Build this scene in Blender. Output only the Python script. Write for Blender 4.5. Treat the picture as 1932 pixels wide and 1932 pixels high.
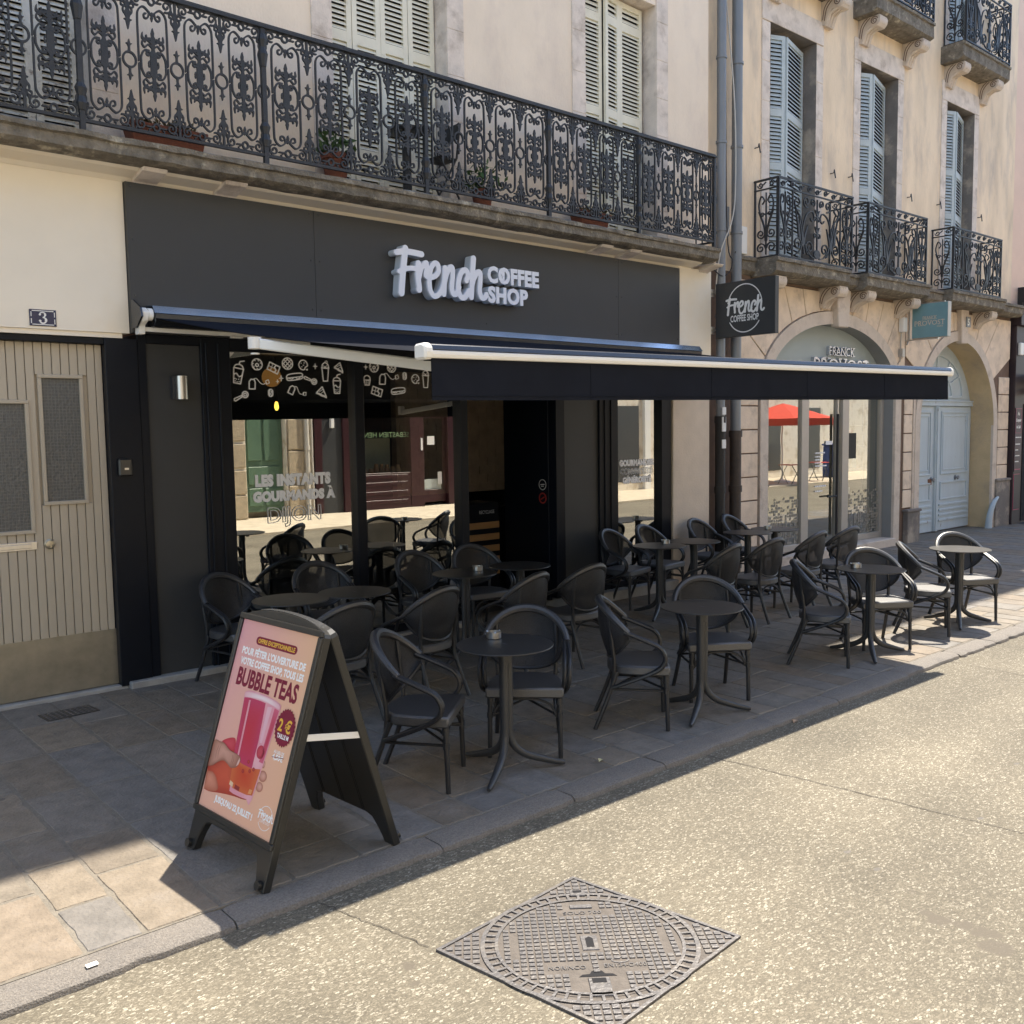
import bpy, bmesh, math, random
import numpy as np
from mathutils import Vector, Matrix
random.seed(7)
PI = math.pi
R = math.radians
scene = bpy.context.scene
for o in list(bpy.data.objects):
    bpy.data.objects.remove(o, do_unlink=True)
COL = scene.collection

# ------------------------------------------------------------------ camera
cam_d = bpy.data.cameras.new('Camera')
cam = bpy.data.objects.new('Camera', cam_d)
COL.objects.link(cam)
f = 1786.0
zy = (2068 * 316 + f * f) / 184
Xc = Vector((2068, -184, f)).normalized()
Dn = Vector((316, zy, f)).normalized()
Dn = (Dn - Xc * Xc.dot(Dn)).normalized()
Zc = -Dn
Yc = Zc.cross(Xc)
right = Vector((Xc.x, Yc.x, Zc.x)); down = Vector((Xc.y, Yc.y, Zc.y)); fwd = Vector((Xc.z, Yc.z, Zc.z))
mw = Matrix((right, -down, -fwd)).transposed().to_4x4()
mw.translation = Vector((0, -8.05, 2.1))
cam.matrix_world = mw
cam_d.sensor_width = 36
cam_d.lens = 36 * f / 1932
cam_d.clip_start = 0.05
cam_d.clip_end = 500
scene.camera = cam

# ------------------------------------------------------------------ light
SUN = Vector((0.50, 0.22, 1.0)).normalized()
world = bpy.data.worlds.new('World')
scene.world = world
world.use_nodes = True
wn = world.node_tree.nodes
bg = wn['Background']
sky = wn.new('ShaderNodeTexSky')
sky.sky_type = 'NISHITA'
sky.sun_disc = False
sky.sun_elevation = math.asin(SUN.z)
sky.sun_rotation = math.atan2(SUN.x, SUN.y)
sky.dust_density = 0.6
world.node_tree.links.new(sky.outputs[0], bg.inputs[0])
bg.inputs[1].default_value = 0.15
sun_d = bpy.data.lights.new('Sun', 'SUN')
sun_d.energy = 4.7
sun_d.angle = R(0.6)
sun_d.color = (1.0, 0.91, 0.77)
sun_o = bpy.data.objects.new('Sun', sun_d)
COL.objects.link(sun_o)
sun_o.location = (20, 10, 30)
sun_o.rotation_euler = SUN.to_track_quat('Z', 'Y').to_euler()
scene.view_settings.view_transform = 'Standard'
scene.view_settings.look = 'None'
scene.view_settings.exposure = 1.24
scene.view_settings.gamma = 1.0
scene.render.engine = 'CYCLES'
scene.cycles.max_bounces = 8
scene.cycles.diffuse_bounces = 5
scene.cycles.transparent_max_bounces = 12

# ------------------------------------------------------------------ materials
def M(name, col, rough=0.6, var=0.12, scale=6.0, bump=0.0, bscale=60.0, metal=0.0, spec=0.4,
      col2=None, c2scale=2.0, c2lo=0.5, c2hi=0.65, attr=None, stretch=None, emit=0.0):
    m = bpy.data.materials.new(name)
    m.use_nodes = True
    nt = m.node_tree; N = nt.nodes; L = nt.links
    b = N['Principled BSDF']
    b.inputs['Roughness'].default_value = rough
    b.inputs['Metallic'].default_value = metal
    b.inputs['Specular IOR Level'].default_value = spec
    tc = N.new('ShaderNodeTexCoord')
    src = tc.outputs['Object']
    if stretch:
        mp = N.new('ShaderNodeMapping'); mp.inputs['Scale'].default_value = stretch
        L.new(src, mp.inputs[0]); src = mp.outputs[0]
    if attr:
        at = N.new('ShaderNodeAttribute'); at.attribute_name = attr
        base = at.outputs['Color']
    else:
        rgb = N.new('ShaderNodeRGB'); rgb.outputs[0].default_value = (*col, 1)
        base = rgb.outputs[0]
    if col2:
        n2 = N.new('ShaderNodeTexNoise'); n2.inputs['Scale'].default_value = c2scale
        n2.inputs['Detail'].default_value = 8; n2.inputs['Roughness'].default_value = 0.65
        L.new(src, n2.inputs['Vector'])
        mr = N.new('ShaderNodeMapRange'); mr.inputs[1].default_value = c2lo; mr.inputs[2].default_value = c2hi
        L.new(n2.outputs['Fac'], mr.inputs[0])
        mx = N.new('ShaderNodeMix'); mx.data_type = 'RGBA'
        L.new(mr.outputs[0], mx.inputs['Factor']); L.new(base, mx.inputs['A'])
        mx.inputs['B'].default_value = (*col2, 1)
        base = mx.outputs['Result']
    if var > 0:
        n1 = N.new('ShaderNodeTexNoise'); n1.inputs['Scale'].default_value = scale
        n1.inputs['Detail'].default_value = 7; n1.inputs['Roughness'].default_value = 0.6
        L.new(src, n1.inputs['Vector'])
        mr = N.new('ShaderNodeMapRange')
        mr.inputs[1].default_value = 0.25; mr.inputs[2].default_value = 0.75
        mr.inputs[3].default_value = 1 - var; mr.inputs[4].default_value = 1 + var
        L.new(n1.outputs['Fac'], mr.inputs[0])
        vm = N.new('ShaderNodeVectorMath'); vm.operation = 'SCALE'
        L.new(base, vm.inputs[0]); L.new(mr.outputs[0], vm.inputs['Scale'])
        base = vm.outputs[0]
    L.new(base, b.inputs['Base Color'])
    if bump > 0:
        nb = N.new('ShaderNodeTexNoise'); nb.inputs['Scale'].default_value = bscale
        nb.inputs['Detail'].default_value = 6
        L.new(src, nb.inputs['Vector'])
        bp = N.new('ShaderNodeBump'); bp.inputs['Strength'].default_value = bump; bp.inputs['Distance'].default_value = 0.02
        L.new(nb.outputs['Fac'], bp.inputs['Height']); L.new(bp.outputs[0], b.inputs['Normal'])
    if emit > 0:
        b.inputs['Emission Color'].default_value = (*col, 1)
        b.inputs['Emission Strength'].default_value = emit
    return m

def glass_mat(name, refl=0.55, tint=(0.8, 0.85, 0.85), wob=0.0):
    m = bpy.data.materials.new(name); m.use_nodes = True
    nt = m.node_tree; N = nt.nodes; L = nt.links
    N.remove(N['Principled BSDF'])
    out = N['Material Output']
    tr = N.new('ShaderNodeBsdfTransparent'); tr.inputs[0].default_value = (*tint, 1)
    gl = N.new('ShaderNodeBsdfGlossy'); gl.inputs['Roughness'].default_value = 0.0
    gl.inputs['Color'].default_value = (0.97, 0.97, 0.92, 1)
    mx = N.new('ShaderNodeMixShader'); mx.inputs[0].default_value = refl
    L.new(tr.outputs[0], mx.inputs[1]); L.new(gl.outputs[0], mx.inputs[2]); L.new(mx.outputs[0], out.inputs[0])
    if wob > 0:
        tc = N.new('ShaderNodeTexCoord'); nb = N.new('ShaderNodeTexNoise'); nb.inputs['Scale'].default_value = 1.3
        L.new(tc.outputs['Object'], nb.inputs['Vector'])
        bp = N.new('ShaderNodeBump'); bp.inputs['Strength'].default_value = wob; bp.inputs['Distance'].default_value = 0.01
        L.new(nb.outputs['Fac'], bp.inputs['Height']); L.new(bp.outputs[0], gl.inputs['Normal'])
    return m

def weave_mat(name, col, scale=170.0, trans=0.14, rough=0.42, spec=0.3):
    m = bpy.data.materials.new(name); m.use_nodes = True
    nt = m.node_tree; N = nt.nodes; L = nt.links
    b = N['Principled BSDF']; out = N['Material Output']
    b.inputs['Roughness'].default_value = rough
    b.inputs['Specular IOR Level'].default_value = spec; b.inputs['IOR'].default_value = 1.5 if spec < .5 else 1.8
    tc = N.new('ShaderNodeTexCoord')
    mp = N.new('ShaderNodeMapping'); mp.inputs['Rotation'].default_value = (0.5, 0.6, 0.78)
    L.new(tc.outputs['Object'], mp.inputs[0])
    ck = N.new('ShaderNodeTexVoronoi'); ck.inputs['Scale'].default_value = scale
    L.new(mp.outputs[0], ck.inputs['Vector'])
    cr = N.new('ShaderNodeValToRGB'); cr.color_ramp.elements[0].color = (*[c * 1.6 for c in col], 1); cr.color_ramp.elements[1].color = (*[c * 0.45 for c in col], 1); cr.color_ramp.elements[1].position = 0.7
    L.new(ck.outputs['Distance'], cr.inputs[0])
    L.new(cr.outputs[0], b.inputs['Base Color'])
    bp = N.new('ShaderNodeBump'); bp.inputs['Strength'].default_value = 0.4; bp.inputs['Distance'].default_value = 0.003
    L.new(ck.outputs['Distance'], bp.inputs['Height']); L.new(bp.outputs[0], b.inputs['Normal'])
    if trans > 0:
        tr = N.new('ShaderNodeBsdfTransparent'); mx = N.new('ShaderNodeMixShader')
        mx.inputs[0].default_value = trans
        L.new(b.outputs[0], mx.inputs[1]); L.new(tr.outputs[0], mx.inputs[2]); L.new(mx.outputs[0], out.inputs[0])
    return m

def road_mat():
    m = bpy.data.materials.new('exposed_aggregate'); m.use_nodes = True
    nt = m.node_tree; N = nt.nodes; L = nt.links
    b = N['Principled BSDF']; b.inputs['Roughness'].default_value = 0.75
    b.inputs['Specular IOR Level'].default_value = 0.3
    tc = N.new('ShaderNodeTexCoord')
    wn_ = N.new('ShaderNodeTexNoise'); wn_.inputs['Scale'].default_value = 55
    L.new(tc.outputs['Object'], wn_.inputs['Vector'])
    mpp = N.new('ShaderNodeMapping'); mpp.inputs['Rotation'].default_value = (0, 0, 0.7); mpp.inputs['Scale'].default_value = (0.72, 1.25, 1)
    L.new(tc.outputs['Object'], mpp.inputs[0])
    wm = N.new('ShaderNodeMix'); wm.data_type = 'RGBA'; wm.inputs['Factor'].default_value = 0.018
    L.new(mpp.outputs[0], wm.inputs['A']); L.new(wn_.outputs['Color'], wm.inputs['B'])
    def layer(scale, lo, hi, edge):
        v = N.new('ShaderNodeTexVoronoi'); v.inputs['Scale'].default_value = scale
        L.new(wm.outputs['Result'], v.inputs['Vector'])
        ve = N.new('ShaderNodeTexVoronoi'); ve.feature = 'DISTANCE_TO_EDGE'; ve.inputs['Scale'].default_value = scale
        L.new(wm.outputs['Result'], ve.inputs['Vector'])
        sep = N.new('ShaderNodeSeparateColor'); L.new(v.outputs['Color'], sep.inputs[0])
        cr = N.new('ShaderNodeMapRange'); cr.inputs[1].default_value = lo; cr.inputs[2].default_value = hi
        L.new(sep.outputs[0], cr.inputs[0])
        ed = N.new('ShaderNodeMapRange'); ed.inputs[1].default_value = edge; ed.inputs[2].default_value = edge + 0.06
        L.new(ve.outputs[0], ed.inputs[0])
        mu = N.new('ShaderNodeMath'); mu.operation = 'MULTIPLY'
        L.new(cr.outputs[0], mu.inputs[0]); L.new(ed.outputs[0], mu.inputs[1])
        return mu.outputs[0], sep.outputs[1]
    big, bh = layer(80, 0.60, 0.66, 0.09)
    small, sh = layer(150, 0.48, 0.53, 0.05)
    n1 = N.new('ShaderNodeTexNoise'); n1.inputs['Scale'].default_value = 1.1; n1.inputs['Detail'].default_value = 6
    L.new(tc.outputs['Object'], n1.inputs['Vector'])
    n3 = N.new('ShaderNodeTexNoise'); n3.inputs['Scale'].default_value = 90; n3.inputs['Detail'].default_value = 4
    L.new(tc.outputs['Object'], n3.inputs['Vector'])
    ramp = N.new('ShaderNodeValToRGB')
    ramp.color_ramp.elements[0].position = 0.3; ramp.color_ramp.elements[0].color = (0.105, 0.091, 0.067, 1)
    ramp.color_ramp.elements[1].position = 0.75; ramp.color_ramp.elements[1].color = (0.165, 0.144, 0.105, 1)
    L.new(n3.outputs['Fac'], ramp.inputs[0])
    def mix(fac, a, c):
        x = N.new('ShaderNodeMix'); x.data_type = 'RGBA'
        if isinstance(fac, float): x.inputs['Factor'].default_value = fac
        else: L.new(fac, x.inputs['Factor'])
        L.new(a, x.inputs['A'])
        if isinstance(c, tuple): x.inputs['B'].default_value = (*c, 1)
        else: L.new(c, x.inputs['B'])
        return x.outputs['Result']
    def tone(h, c0, c1, c2):
        r = N.new('ShaderNodeValToRGB'); e = r.color_ramp.elements
        e[0].position = 0.0; e[0].color = (*c0, 1); e[1].position = 1.0; e[1].color = (*c2, 1)
        k = r.color_ramp.elements.new(0.35); k.color = (*c1, 1)
        L.new(h, r.inputs[0]); return r.outputs[0]
    c = mix(small, ramp.outputs[0], tone(sh, (0.13, 0.113, 0.083), (0.19, 0.166, 0.122), (0.24, 0.213, 0.16)))
    c = mix(big, c, tone(bh, (0.17, 0.147, 0.107), (0.25, 0.222, 0.166), (0.40, 0.365, 0.29)))
    mr = N.new('ShaderNodeMapRange'); mr.inputs[1].default_value = 0.3; mr.inputs[2].default_value = 0.7
    mr.inputs[3].default_value = 0.80; mr.inputs[4].default_value = 1.12
    L.new(n1.outputs['Fac'], mr.inputs[0])
    vm = N.new('ShaderNodeVectorMath'); vm.operation = 'SCALE'; L.new(c, vm.inputs[0]); L.new(mr.outputs[0], vm.inputs['Scale'])
    bm_ = N.new('ShaderNodeMapping'); bm_.inputs['Scale'].default_value = (0.10, 0.9, 1); L.new(tc.outputs['Object'], bm_.inputs[0])
    bn = N.new('ShaderNodeTexNoise'); bn.inputs['Scale'].default_value = 1.6; bn.inputs['Detail'].default_value = 4; L.new(bm_.outputs[0], bn.inputs['Vector'])
    br = N.new('ShaderNodeMapRange'); br.inputs[1].default_value = 0.35; br.inputs[2].default_value = 0.65; br.inputs[3].default_value = 0.86; br.inputs[4].default_value = 1.08
    L.new(bn.outputs['Fac'], br.inputs[0])
    v2 = N.new('ShaderNodeVectorMath'); v2.operation = 'SCALE'; L.new(vm.outputs[0], v2.inputs[0]); L.new(br.outputs[0], v2.inputs['Scale']); vm = v2
    # chewing-gum spots and small stains
    gv = N.new('ShaderNodeTexVoronoi'); gv.inputs['Scale'].default_value = 2.6
    L.new(wm.outputs['Result'], gv.inputs['Vector'])
    gm = N.new('ShaderNodeMath'); gm.operation = 'LESS_THAN'; gm.inputs[1].default_value = 0.045
    L.new(gv.outputs['Distance'], gm.inputs[0])
    gs = N.new('ShaderNodeMath'); gs.operation = 'MULTIPLY'; gs.inputs[1].default_value = 0.75
    L.new(gm.outputs[0], gs.inputs[0])
    c = mix(gs.outputs[0], vm.outputs[0], (0.13, 0.12, 0.11))
    sn = N.new('ShaderNodeTexNoise'); sn.inputs['Scale'].default_value = 22; sn.inputs['Detail'].default_value = 5
    L.new(tc.outputs['Object'], sn.inputs['Vector'])
    prev = None
    for (sx, sy, sr) in ((3.97, -6.21, .03), (3.955, -6.27, .05), (3.99, -6.37, .04), (4.0, -6.46, .05), (3.97, -6.42, .03), (3.91, -6.52, .065), (4.1, -6.07, .02), (2.05, -5.0, .03), (2.0, -5.12, .025)):
        ds = N.new('ShaderNodeVectorMath'); ds.operation = 'DISTANCE'; L.new(tc.outputs['Object'], ds.inputs[0]); ds.inputs[1].default_value = (sx, sy, -0.04)
        sb = N.new('ShaderNodeMath'); sb.operation = 'SUBTRACT'; L.new(ds.outputs['Value'], sb.inputs[0]); sb.inputs[1].default_value = sr
        if prev is None: prev = sb.outputs[0]
        else:
            mn = N.new('ShaderNodeMath'); mn.operation = 'MINIMUM'; L.new(prev, mn.inputs[0]); L.new(sb.outputs[0], mn.inputs[1]); prev = mn.outputs[0]
    an = N.new('ShaderNodeMath'); an.operation = 'MULTIPLY_ADD'; L.new(sn.outputs['Fac'], an.inputs[0]); an.inputs[1].default_value = 0.09; L.new(prev, an.inputs[2])
    sm = N.new('ShaderNodeMapRange'); sm.inputs[1].default_value = 0.052; sm.inputs[2].default_value = 0.036; sm.inputs[3].default_value = 0.0; sm.inputs[4].default_value = 0.9
    L.new(an.outputs[0], sm.inputs[0])
    c = mix(sm.outputs[0], c, (0.115, 0.098, 0.075))
    L.new(c, b.inputs['Base Color'])
    bp = N.new('ShaderNodeBump'); bp.inputs['Strength'].default_value = 0.35; bp.inputs['Distance'].default_value = 0.006
    ad = N.new('ShaderNodeMath'); ad.operation = 'ADD'; L.new(big, ad.inputs[0]); L.new(small, ad.inputs[1])
    L.new(ad.outputs[0], bp.inputs['Height']); L.new(bp.outputs[0], b.inputs['Normal'])
    return m

mt = {}
mt['road'] = road_mat()
mt['slab'] = M('paving_stone', (0.4, 0.33, 0.25), 0.72, 0.30, 7, 0.5, 40, attr='tone', col2=(0.17, 0.15, 0.13), c2scale=3.5, c2lo=0.54, c2hi=0.75)
def spots(mat, scale, thr, col, fac=0.7):
    nt = mat.node_tree; N = nt.nodes; L = nt.links; b = N['Principled BSDF']
    src = b.inputs['Base Color'].links[0].from_socket
    tc = N.new('ShaderNodeTexCoord'); nz = N.new('ShaderNodeTexNoise'); nz.inputs['Scale'].default_value = 30; L.new(tc.outputs['Object'], nz.inputs['Vector'])
    mv = N.new('ShaderNodeMix'); mv.data_type = 'RGBA'; mv.inputs['Factor'].default_value = 0.03; L.new(tc.outputs['Object'], mv.inputs['A']); L.new(nz.outputs['Color'], mv.inputs['B'])
    v = N.new('ShaderNodeTexVoronoi'); v.inputs['Scale'].default_value = scale; L.new(mv.outputs['Result'], v.inputs['Vector'])
    lt = N.new('ShaderNodeMath'); lt.operation = 'LESS_THAN'; lt.inputs[1].default_value = thr; L.new(v.outputs['Distance'], lt.inputs[0])
    mu = N.new('ShaderNodeMath'); mu.operation = 'MULTIPLY'; mu.inputs[1].default_value = fac; L.new(lt.outputs[0], mu.inputs[0])
    mx = N.new('ShaderNodeMix'); mx.data_type = 'RGBA'; L.new(mu.outputs[0], mx.inputs['Factor']); L.new(src, mx.inputs['A']); mx.inputs['B'].default_value = (*col, 1)
    L.new(mx.outputs['Result'], b.inputs['Base Color'])
spots(mt['slab'], 2.4, 0.05, (0.09, 0.082, 0.075)); spots(mt['slab'], 9.0, 0.05, (0.10, 0.09, 0.08), .6)
mt['mortar'] = M('joint_mortar', (0.185, 0.165, 0.135), 0.9, 0.25, 15, 0.4, 90)
mt['granite'] = M('granite_kerb', (0.185, 0.166, 0.145), 0.75, 0.4, 110, 0.5, 140, col2=(0.16, 0.145, 0.13), c2scale=4)
mt['plaster'] = M('pinkish_plaster', (0.84, 0.72, 0.58), 0.85, 0.08, 1.7, 0.2, 40, col2=(0.72, 0.61, 0.51), c2scale=1.5, c2lo=0.52, c2hi=0.74, stretch=(1, 1, 0.6))
mt['cream'] = M('cream_render', (0.84, 0.76, 0.63), 0.8, 0.04, 2, 0.08, 200, col2=(0.82, 0.69, 0.5), c2scale=0.7, c2lo=0.5, c2hi=0.75)
mt['plaster_low'] = M('worn_beige_plaster', (0.70, 0.59, 0.47), 0.85, 0.1, 3, 0.25, 40, col2=(0.5, 0.41, 0.34), c2scale=1.6, c2lo=0.58, c2hi=0.8)
mt['stone'] = M('pale_surround_stone', (0.72, 0.635, 0.555), 0.8, 0.2, 4, 0.3, 50, col2=(0.46, 0.385, 0.32), c2scale=3.2, c2lo=0.51, c2hi=0.70)
mt['oldstone'] = M('weathered_slab_stone', (0.18, 0.158, 0.125), 0.9, 0.5, 9, 0.9, 35, col2=(0.40, 0.36, 0.28), c2scale=7, c2lo=0.56, c2hi=0.68)
mt['plaster2'] = M('ochre_plaster', (0.84, 0.68, 0.49), 0.85, 0.2, 1.8, 0.2, 40, col2=(0.58, 0.485, 0.385), c2scale=2.4, c2lo=0.49, c2hi=0.70, stretch=(1, 1, 0.32))
mt['rust'] = M('rusticated_stone', (0.75, 0.61, 0.47), 0.85, 0.2, 3, 0.3, 40, col2=(0.42, 0.34, 0.28), c2scale=2.4, c2lo=0.53, c2hi=0.74)
mt['groove'] = M('joint_recess', (0.17, 0.115, 0.085), 0.95, 0.2, 8)
mt['arch'] = M('arch_stone', (0.63, 0.54, 0.45), 0.8, 0.2, 3, 0.35, 40, col2=(0.34, 0.28, 0.23), c2scale=3, c2lo=0.52, c2hi=0.70)
mt['reveal'] = M('grey_reveal_stone', (0.19, 0.168, 0.15), 0.85, 0.22, 3, 0.3, 40, col2=(0.4, 0.34, 0.27), c2scale=2)
mt['ochre'] = M('ochre_reveal_stone', (0.58, 0.44, 0.26), 0.85, 0.15, 3, 0.3, 40, col2=(0.3, 0.24, 0.18), c2scale=1.5, c2lo=0.5, c2hi=0.75)
mt['pink'] = M('pink_plaster', (0.78, 0.58, 0.46), 0.85, 0.06, 2, 0.1, 40)
mt['iron'] = M('wrought_iron', (0.022, 0.024, 0.028), 0.5, 0.3, 20, 0.2, 80, spec=0.5)
mt['fascia'] = M('anthracite_panel', (0.043, 0.044, 0.045), 0.45, 0.05, 3, spec=0.4)
mt['dark'] = M('black_frame_paint', (0.006, 0.008, 0.013), 0.4, 0.1, 4, spec=0.2)
mt['panel'] = M('dark_grey_panel', (0.040, 0.042, 0.044), 0.5, 0.08, 3, spec=0.4)
mt['letter'] = M('white_letter_face', (0.84, 0.86, 0.93), 0.4, 0.0)
mt['letter_side'] = M('letter_return', (0.56, 0.60, 0.65), 0.4, 0.0)
mt['fabric'] = M('awning_canvas', (0.014, 0.016, 0.023), 0.95, 0.12, 6, 0.1, 300, spec=0.05)
mt['whitem'] = M('white_powder_coat', (0.8, 0.79, 0.75), 0.4, 0.03, 4)
mt['cassette'] = M('anthracite_aluminium', (0.06, 0.065, 0.075), 0.22, 0.05, 4, metal=0.75, spec=0.6)
mt['cover'] = M('sky_tinted_aluminium', (0.50, 0.62, 0.76), 0.22, 0.04, 4, metal=0.9)  # blue of the reflected sky is put into this metal's base colour
mt['taupe'] = M('taupe_door_paint', (0.46, 0.395, 0.30), 0.5, 0.06, 3, 0.05, 90, stretch=(1, 1, 0.3))
mt['brass'] = M('tarnished_brass_plate', (0.46, 0.42, 0.33), 0.3, 0.2, 6, metal=0.8)
mt['steel'] = M('brushed_steel', (0.55, 0.54, 0.52), 0.3, 0.08, 40, metal=1.0, stretch=(1, 1, 0.05))
mt['wired'] = M('wired_glass', (0.1, 0.1, 0.095), 0.25, 0.12, 12, 0.5, 35, spec=0.5)
mt['enamel'] = M('navy_enamel', (0.012, 0.015, 0.06), 0.25, 0.05, 5, spec=0.6)
mt['white'] = M('white_paint', (0.78, 0.77, 0.74), 0.5, 0.02, 5)
mt['decal'] = M('white_vinyl', (0.92, 0.92, 0.93), 0.6, 0.0)
mt['zinc'] = M('grey_zinc_pipe', (0.22, 0.235, 0.25), 0.5, 0.12, 5, 0.1, 40, metal=0.25, stretch=(1, 1, 0.3))
mt['castpipe'] = M('dark_cast_iron_pipe', (0.06, 0.045, 0.038), 0.6, 0.3, 8, 0.2, 40)
mt['shcream'] = M('cream_shutter_paint', (0.78, 0.755, 0.63), 0.6, 0.08, 5, 0.05, 60, col2=(0.5, 0.47, 0.38), c2scale=6, c2lo=0.62, c2hi=0.75)
mt['shworn'] = M('flaking_grey_shutter', (0.66, 0.64, 0.57), 0.8, 0.15, 8, 0.3, 40, col2=(0.3, 0.26, 0.22), c2scale=9, c2lo=0.55, c2hi=0.62)
mt['shblue'] = M('blue_grey_shutter_paint', (0.51, 0.575, 0.59), 0.6, 0.07, 5, 0.05, 60)
mt['gate'] = M('faded_blue_gate_paint', (0.49, 0.565, 0.61), 0.65, 0.08, 5, 0.12, 50, col2=(0.22, 0.19, 0.16), c2scale=7, c2lo=0.66, c2hi=0.7, stretch=(1, 1, 0.35))
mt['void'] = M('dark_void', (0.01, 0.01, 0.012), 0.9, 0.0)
mt['frame'] = M('black_chair_frame', (0.022, 0.023, 0.026), 0.40, 0.15, 20, spec=0.5)
mt['weave'] = weave_mat('black_textilene', (0.026, 0.027, 0.031), 170, 0.11, 0.55, 0.4)
mt['seatw'] = weave_mat('black_seat_weave', (0.028, 0.029, 0.033), 170, 0.0, 0.56, 0.85)
mt['rimw'] = weave_mat('black_wrapped_rim', (0.026, 0.027, 0.031), 150, 0.0, 0.5, 0.55)
mt['table'] = M('anthracite_tabletop', (0.034, 0.033, 0.032), 0.42, 0.1, 8, spec=0.45)
mt['tleg'] = M('anthracite_table_leg', (0.042, 0.043, 0.045), 0.42, 0.08, 10, spec=0.45)
mt['glass'] = glass_mat('shop_glass', 0.52, wob=0.03)
mt['salonglass'] = glass_mat('salon_glass', 0.5, (0.85, 0.88, 0.85), 0.05)
mt['oppglass'] = glass_mat('dim_glass', 0.12)
mt['bframe'] = M('black_plastic', (0.018, 0.018, 0.017), 0.3, 0.1, 8, spec=0.6)
mt['poster'] = M('printed_poster', (1, 1, 1), 0.35, 0.0, attr='tone', spec=0.3)
mt['maroon'] = M('print_maroon', (0.21, 0.016, 0.042), 0.45, 0.0, spec=0.2)
mt['yellow'] = M('print_yellow', (0.78, 0.45, 0.05), 0.35, 0.0)
mt['pwhite'] = M('print_white', (0.92, 0.90, 0.88), 0.35, 0.0)
mt['terra'] = M('terracotta', (0.19, 0.07, 0.045), 0.8, 0.15, 10, 0.2, 40)
mt['leaf'] = M('leaf_green', (0.05, 0.10, 0.03), 0.6, 0.3, 15)
mt['castiron'] = M('worn_cast_iron', (0.125, 0.12, 0.122), 0.42, 0.15, 18, 0.2, 60, metal=0.3, col2=(0.18, 0.165, 0.15), c2scale=7, c2lo=0.5, c2hi=0.7)
mt['castdark'] = M('cast_iron_recess', (0.12, 0.104, 0.09), 0.85, 0.25, 12, 0.4, 60)
mt['salon'] = M('salon_sage_panel', (0.34, 0.39, 0.39), 0.5, 0.04, 3)
mt['alu'] = M('aluminium_frame', (0.42, 0.39, 0.35), 0.4, 0.05, 6, metal=0.3)
mt['greyjamb'] = M('grey_jamb_panel', (0.25, 0.255, 0.25), 0.5, 0.05, 4)
mt['teal'] = M('teal_sign_face', (0.17, 0.31, 0.34), 0.35, 0.08, 6)
mt['chrome'] = M('polished_letter', (0.6, 0.62, 0.7), 0.12, 0.0, metal=1.0)
mt['plum'] = M('dark_plum_shopfront', (0.035, 0.022, 0.026), 0.5, 0.1, 4)
mt['magenta'] = M('magenta_line', (0.42, 0.04, 0.11), 0.5, 0.0)
mt['opp'] = M('pale_limestone_wall', (0.76, 0.69, 0.57), 0.85, 0.12, 2, 0.3, 30, col2=(0.45, 0.38, 0.28), c2scale=2)
mt['oppst'] = M('rough_limestone_blocks', (0.40, 0.33, 0.23), 0.9, 0.2, 10, 0.8, 25)
mt['green'] = M('green_door_paint', (0.095, 0.165, 0.11), 0.45, 0.1, 4)
mt['redshop'] = M('dark_red_shopfront', (0.036, 0.010, 0.013), 0.4, 0.1, 4)
mt['brick'] = M('interior_brick', (0.50, 0.38, 0.27), 0.8, 0.2, 6, 0.4, 30)
mt['wood'] = M('oak_slat', (0.34, 0.2, 0.09), 0.5, 0.2, 8, stretch=(0.2, 1, 1))
mt['amber'] = M('amber_shade', (0.5, 0.22, 0.05), 0.6, 0.05, 3, emit=0.25)
mt['bulb'] = M('glowing_bulb', (1.0, 0.66, 0.08), 0.4, 0.0, emit=2.2)
mt['redcan'] = M('red_parasol_canvas', (0.55, 0.05, 0.025), 0.8, 0.05, 4)
mt['blue'] = M('blue_plastic', (0.02, 0.06, 0.25), 0.5, 0.05, 4)
mt['paper'] = M('white_paper', (0.8, 0.79, 0.76), 0.7, 0.0)
mt['beigeint'] = M('pale_interior_wall', (0.5, 0.46, 0.36), 0.8, 0.03, 3)
mt['cable'] = M('pale_cable', (0.55, 0.52, 0.46), 0.6, 0.0)
mt['blackcable'] = M('black_cable', (0.03, 0.028, 0.028), 0.6, 0.0)
mt['rooftile'] = M('roof_tile', (0.25, 0.13, 0.08), 0.85, 0.2, 6)

# ------------------------------------------------------------------ mesh helpers
ROOT = {}
class F:
    def __init__(s, o, ex, ey):
        s.o = Vector(o); s.x = Vector(ex).normalized(); s.y = Vector(ey).normalized(); s.n = s.x.cross(s.y)
    def __call__(s, u, v, w=0.0):
        return s.o + s.x * u + s.y * v + s.n * w
def WALL(x, y, z): return F((x, y, z), (1, 0, 0), (0, 0, 1))      # faces the street (-y)

def smoothpath(pts, k=6, closed=False):
    P = [Vector(p) for p in pts]; n = len(P); out = []
    rng = n if closed else n - 1
    for i in range(rng):
        if closed: a, b, c, d = P[(i - 1) % n], P[i], P[(i + 1) % n], P[(i + 2) % n]
        else: a, b, c, d = P[max(i - 1, 0)], P[i], P[i + 1], P[min(i + 2, n - 1)]
        for j in range(k):
            t = j / k
            out.append(0.5 * ((2 * b) + (c - a) * t + (2 * a - 5 * b + 4 * c - d) * t * t + (3 * b - a - 3 * c + d) * t ** 3))
    if not closed: out.append(P[-1])
    return out

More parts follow.
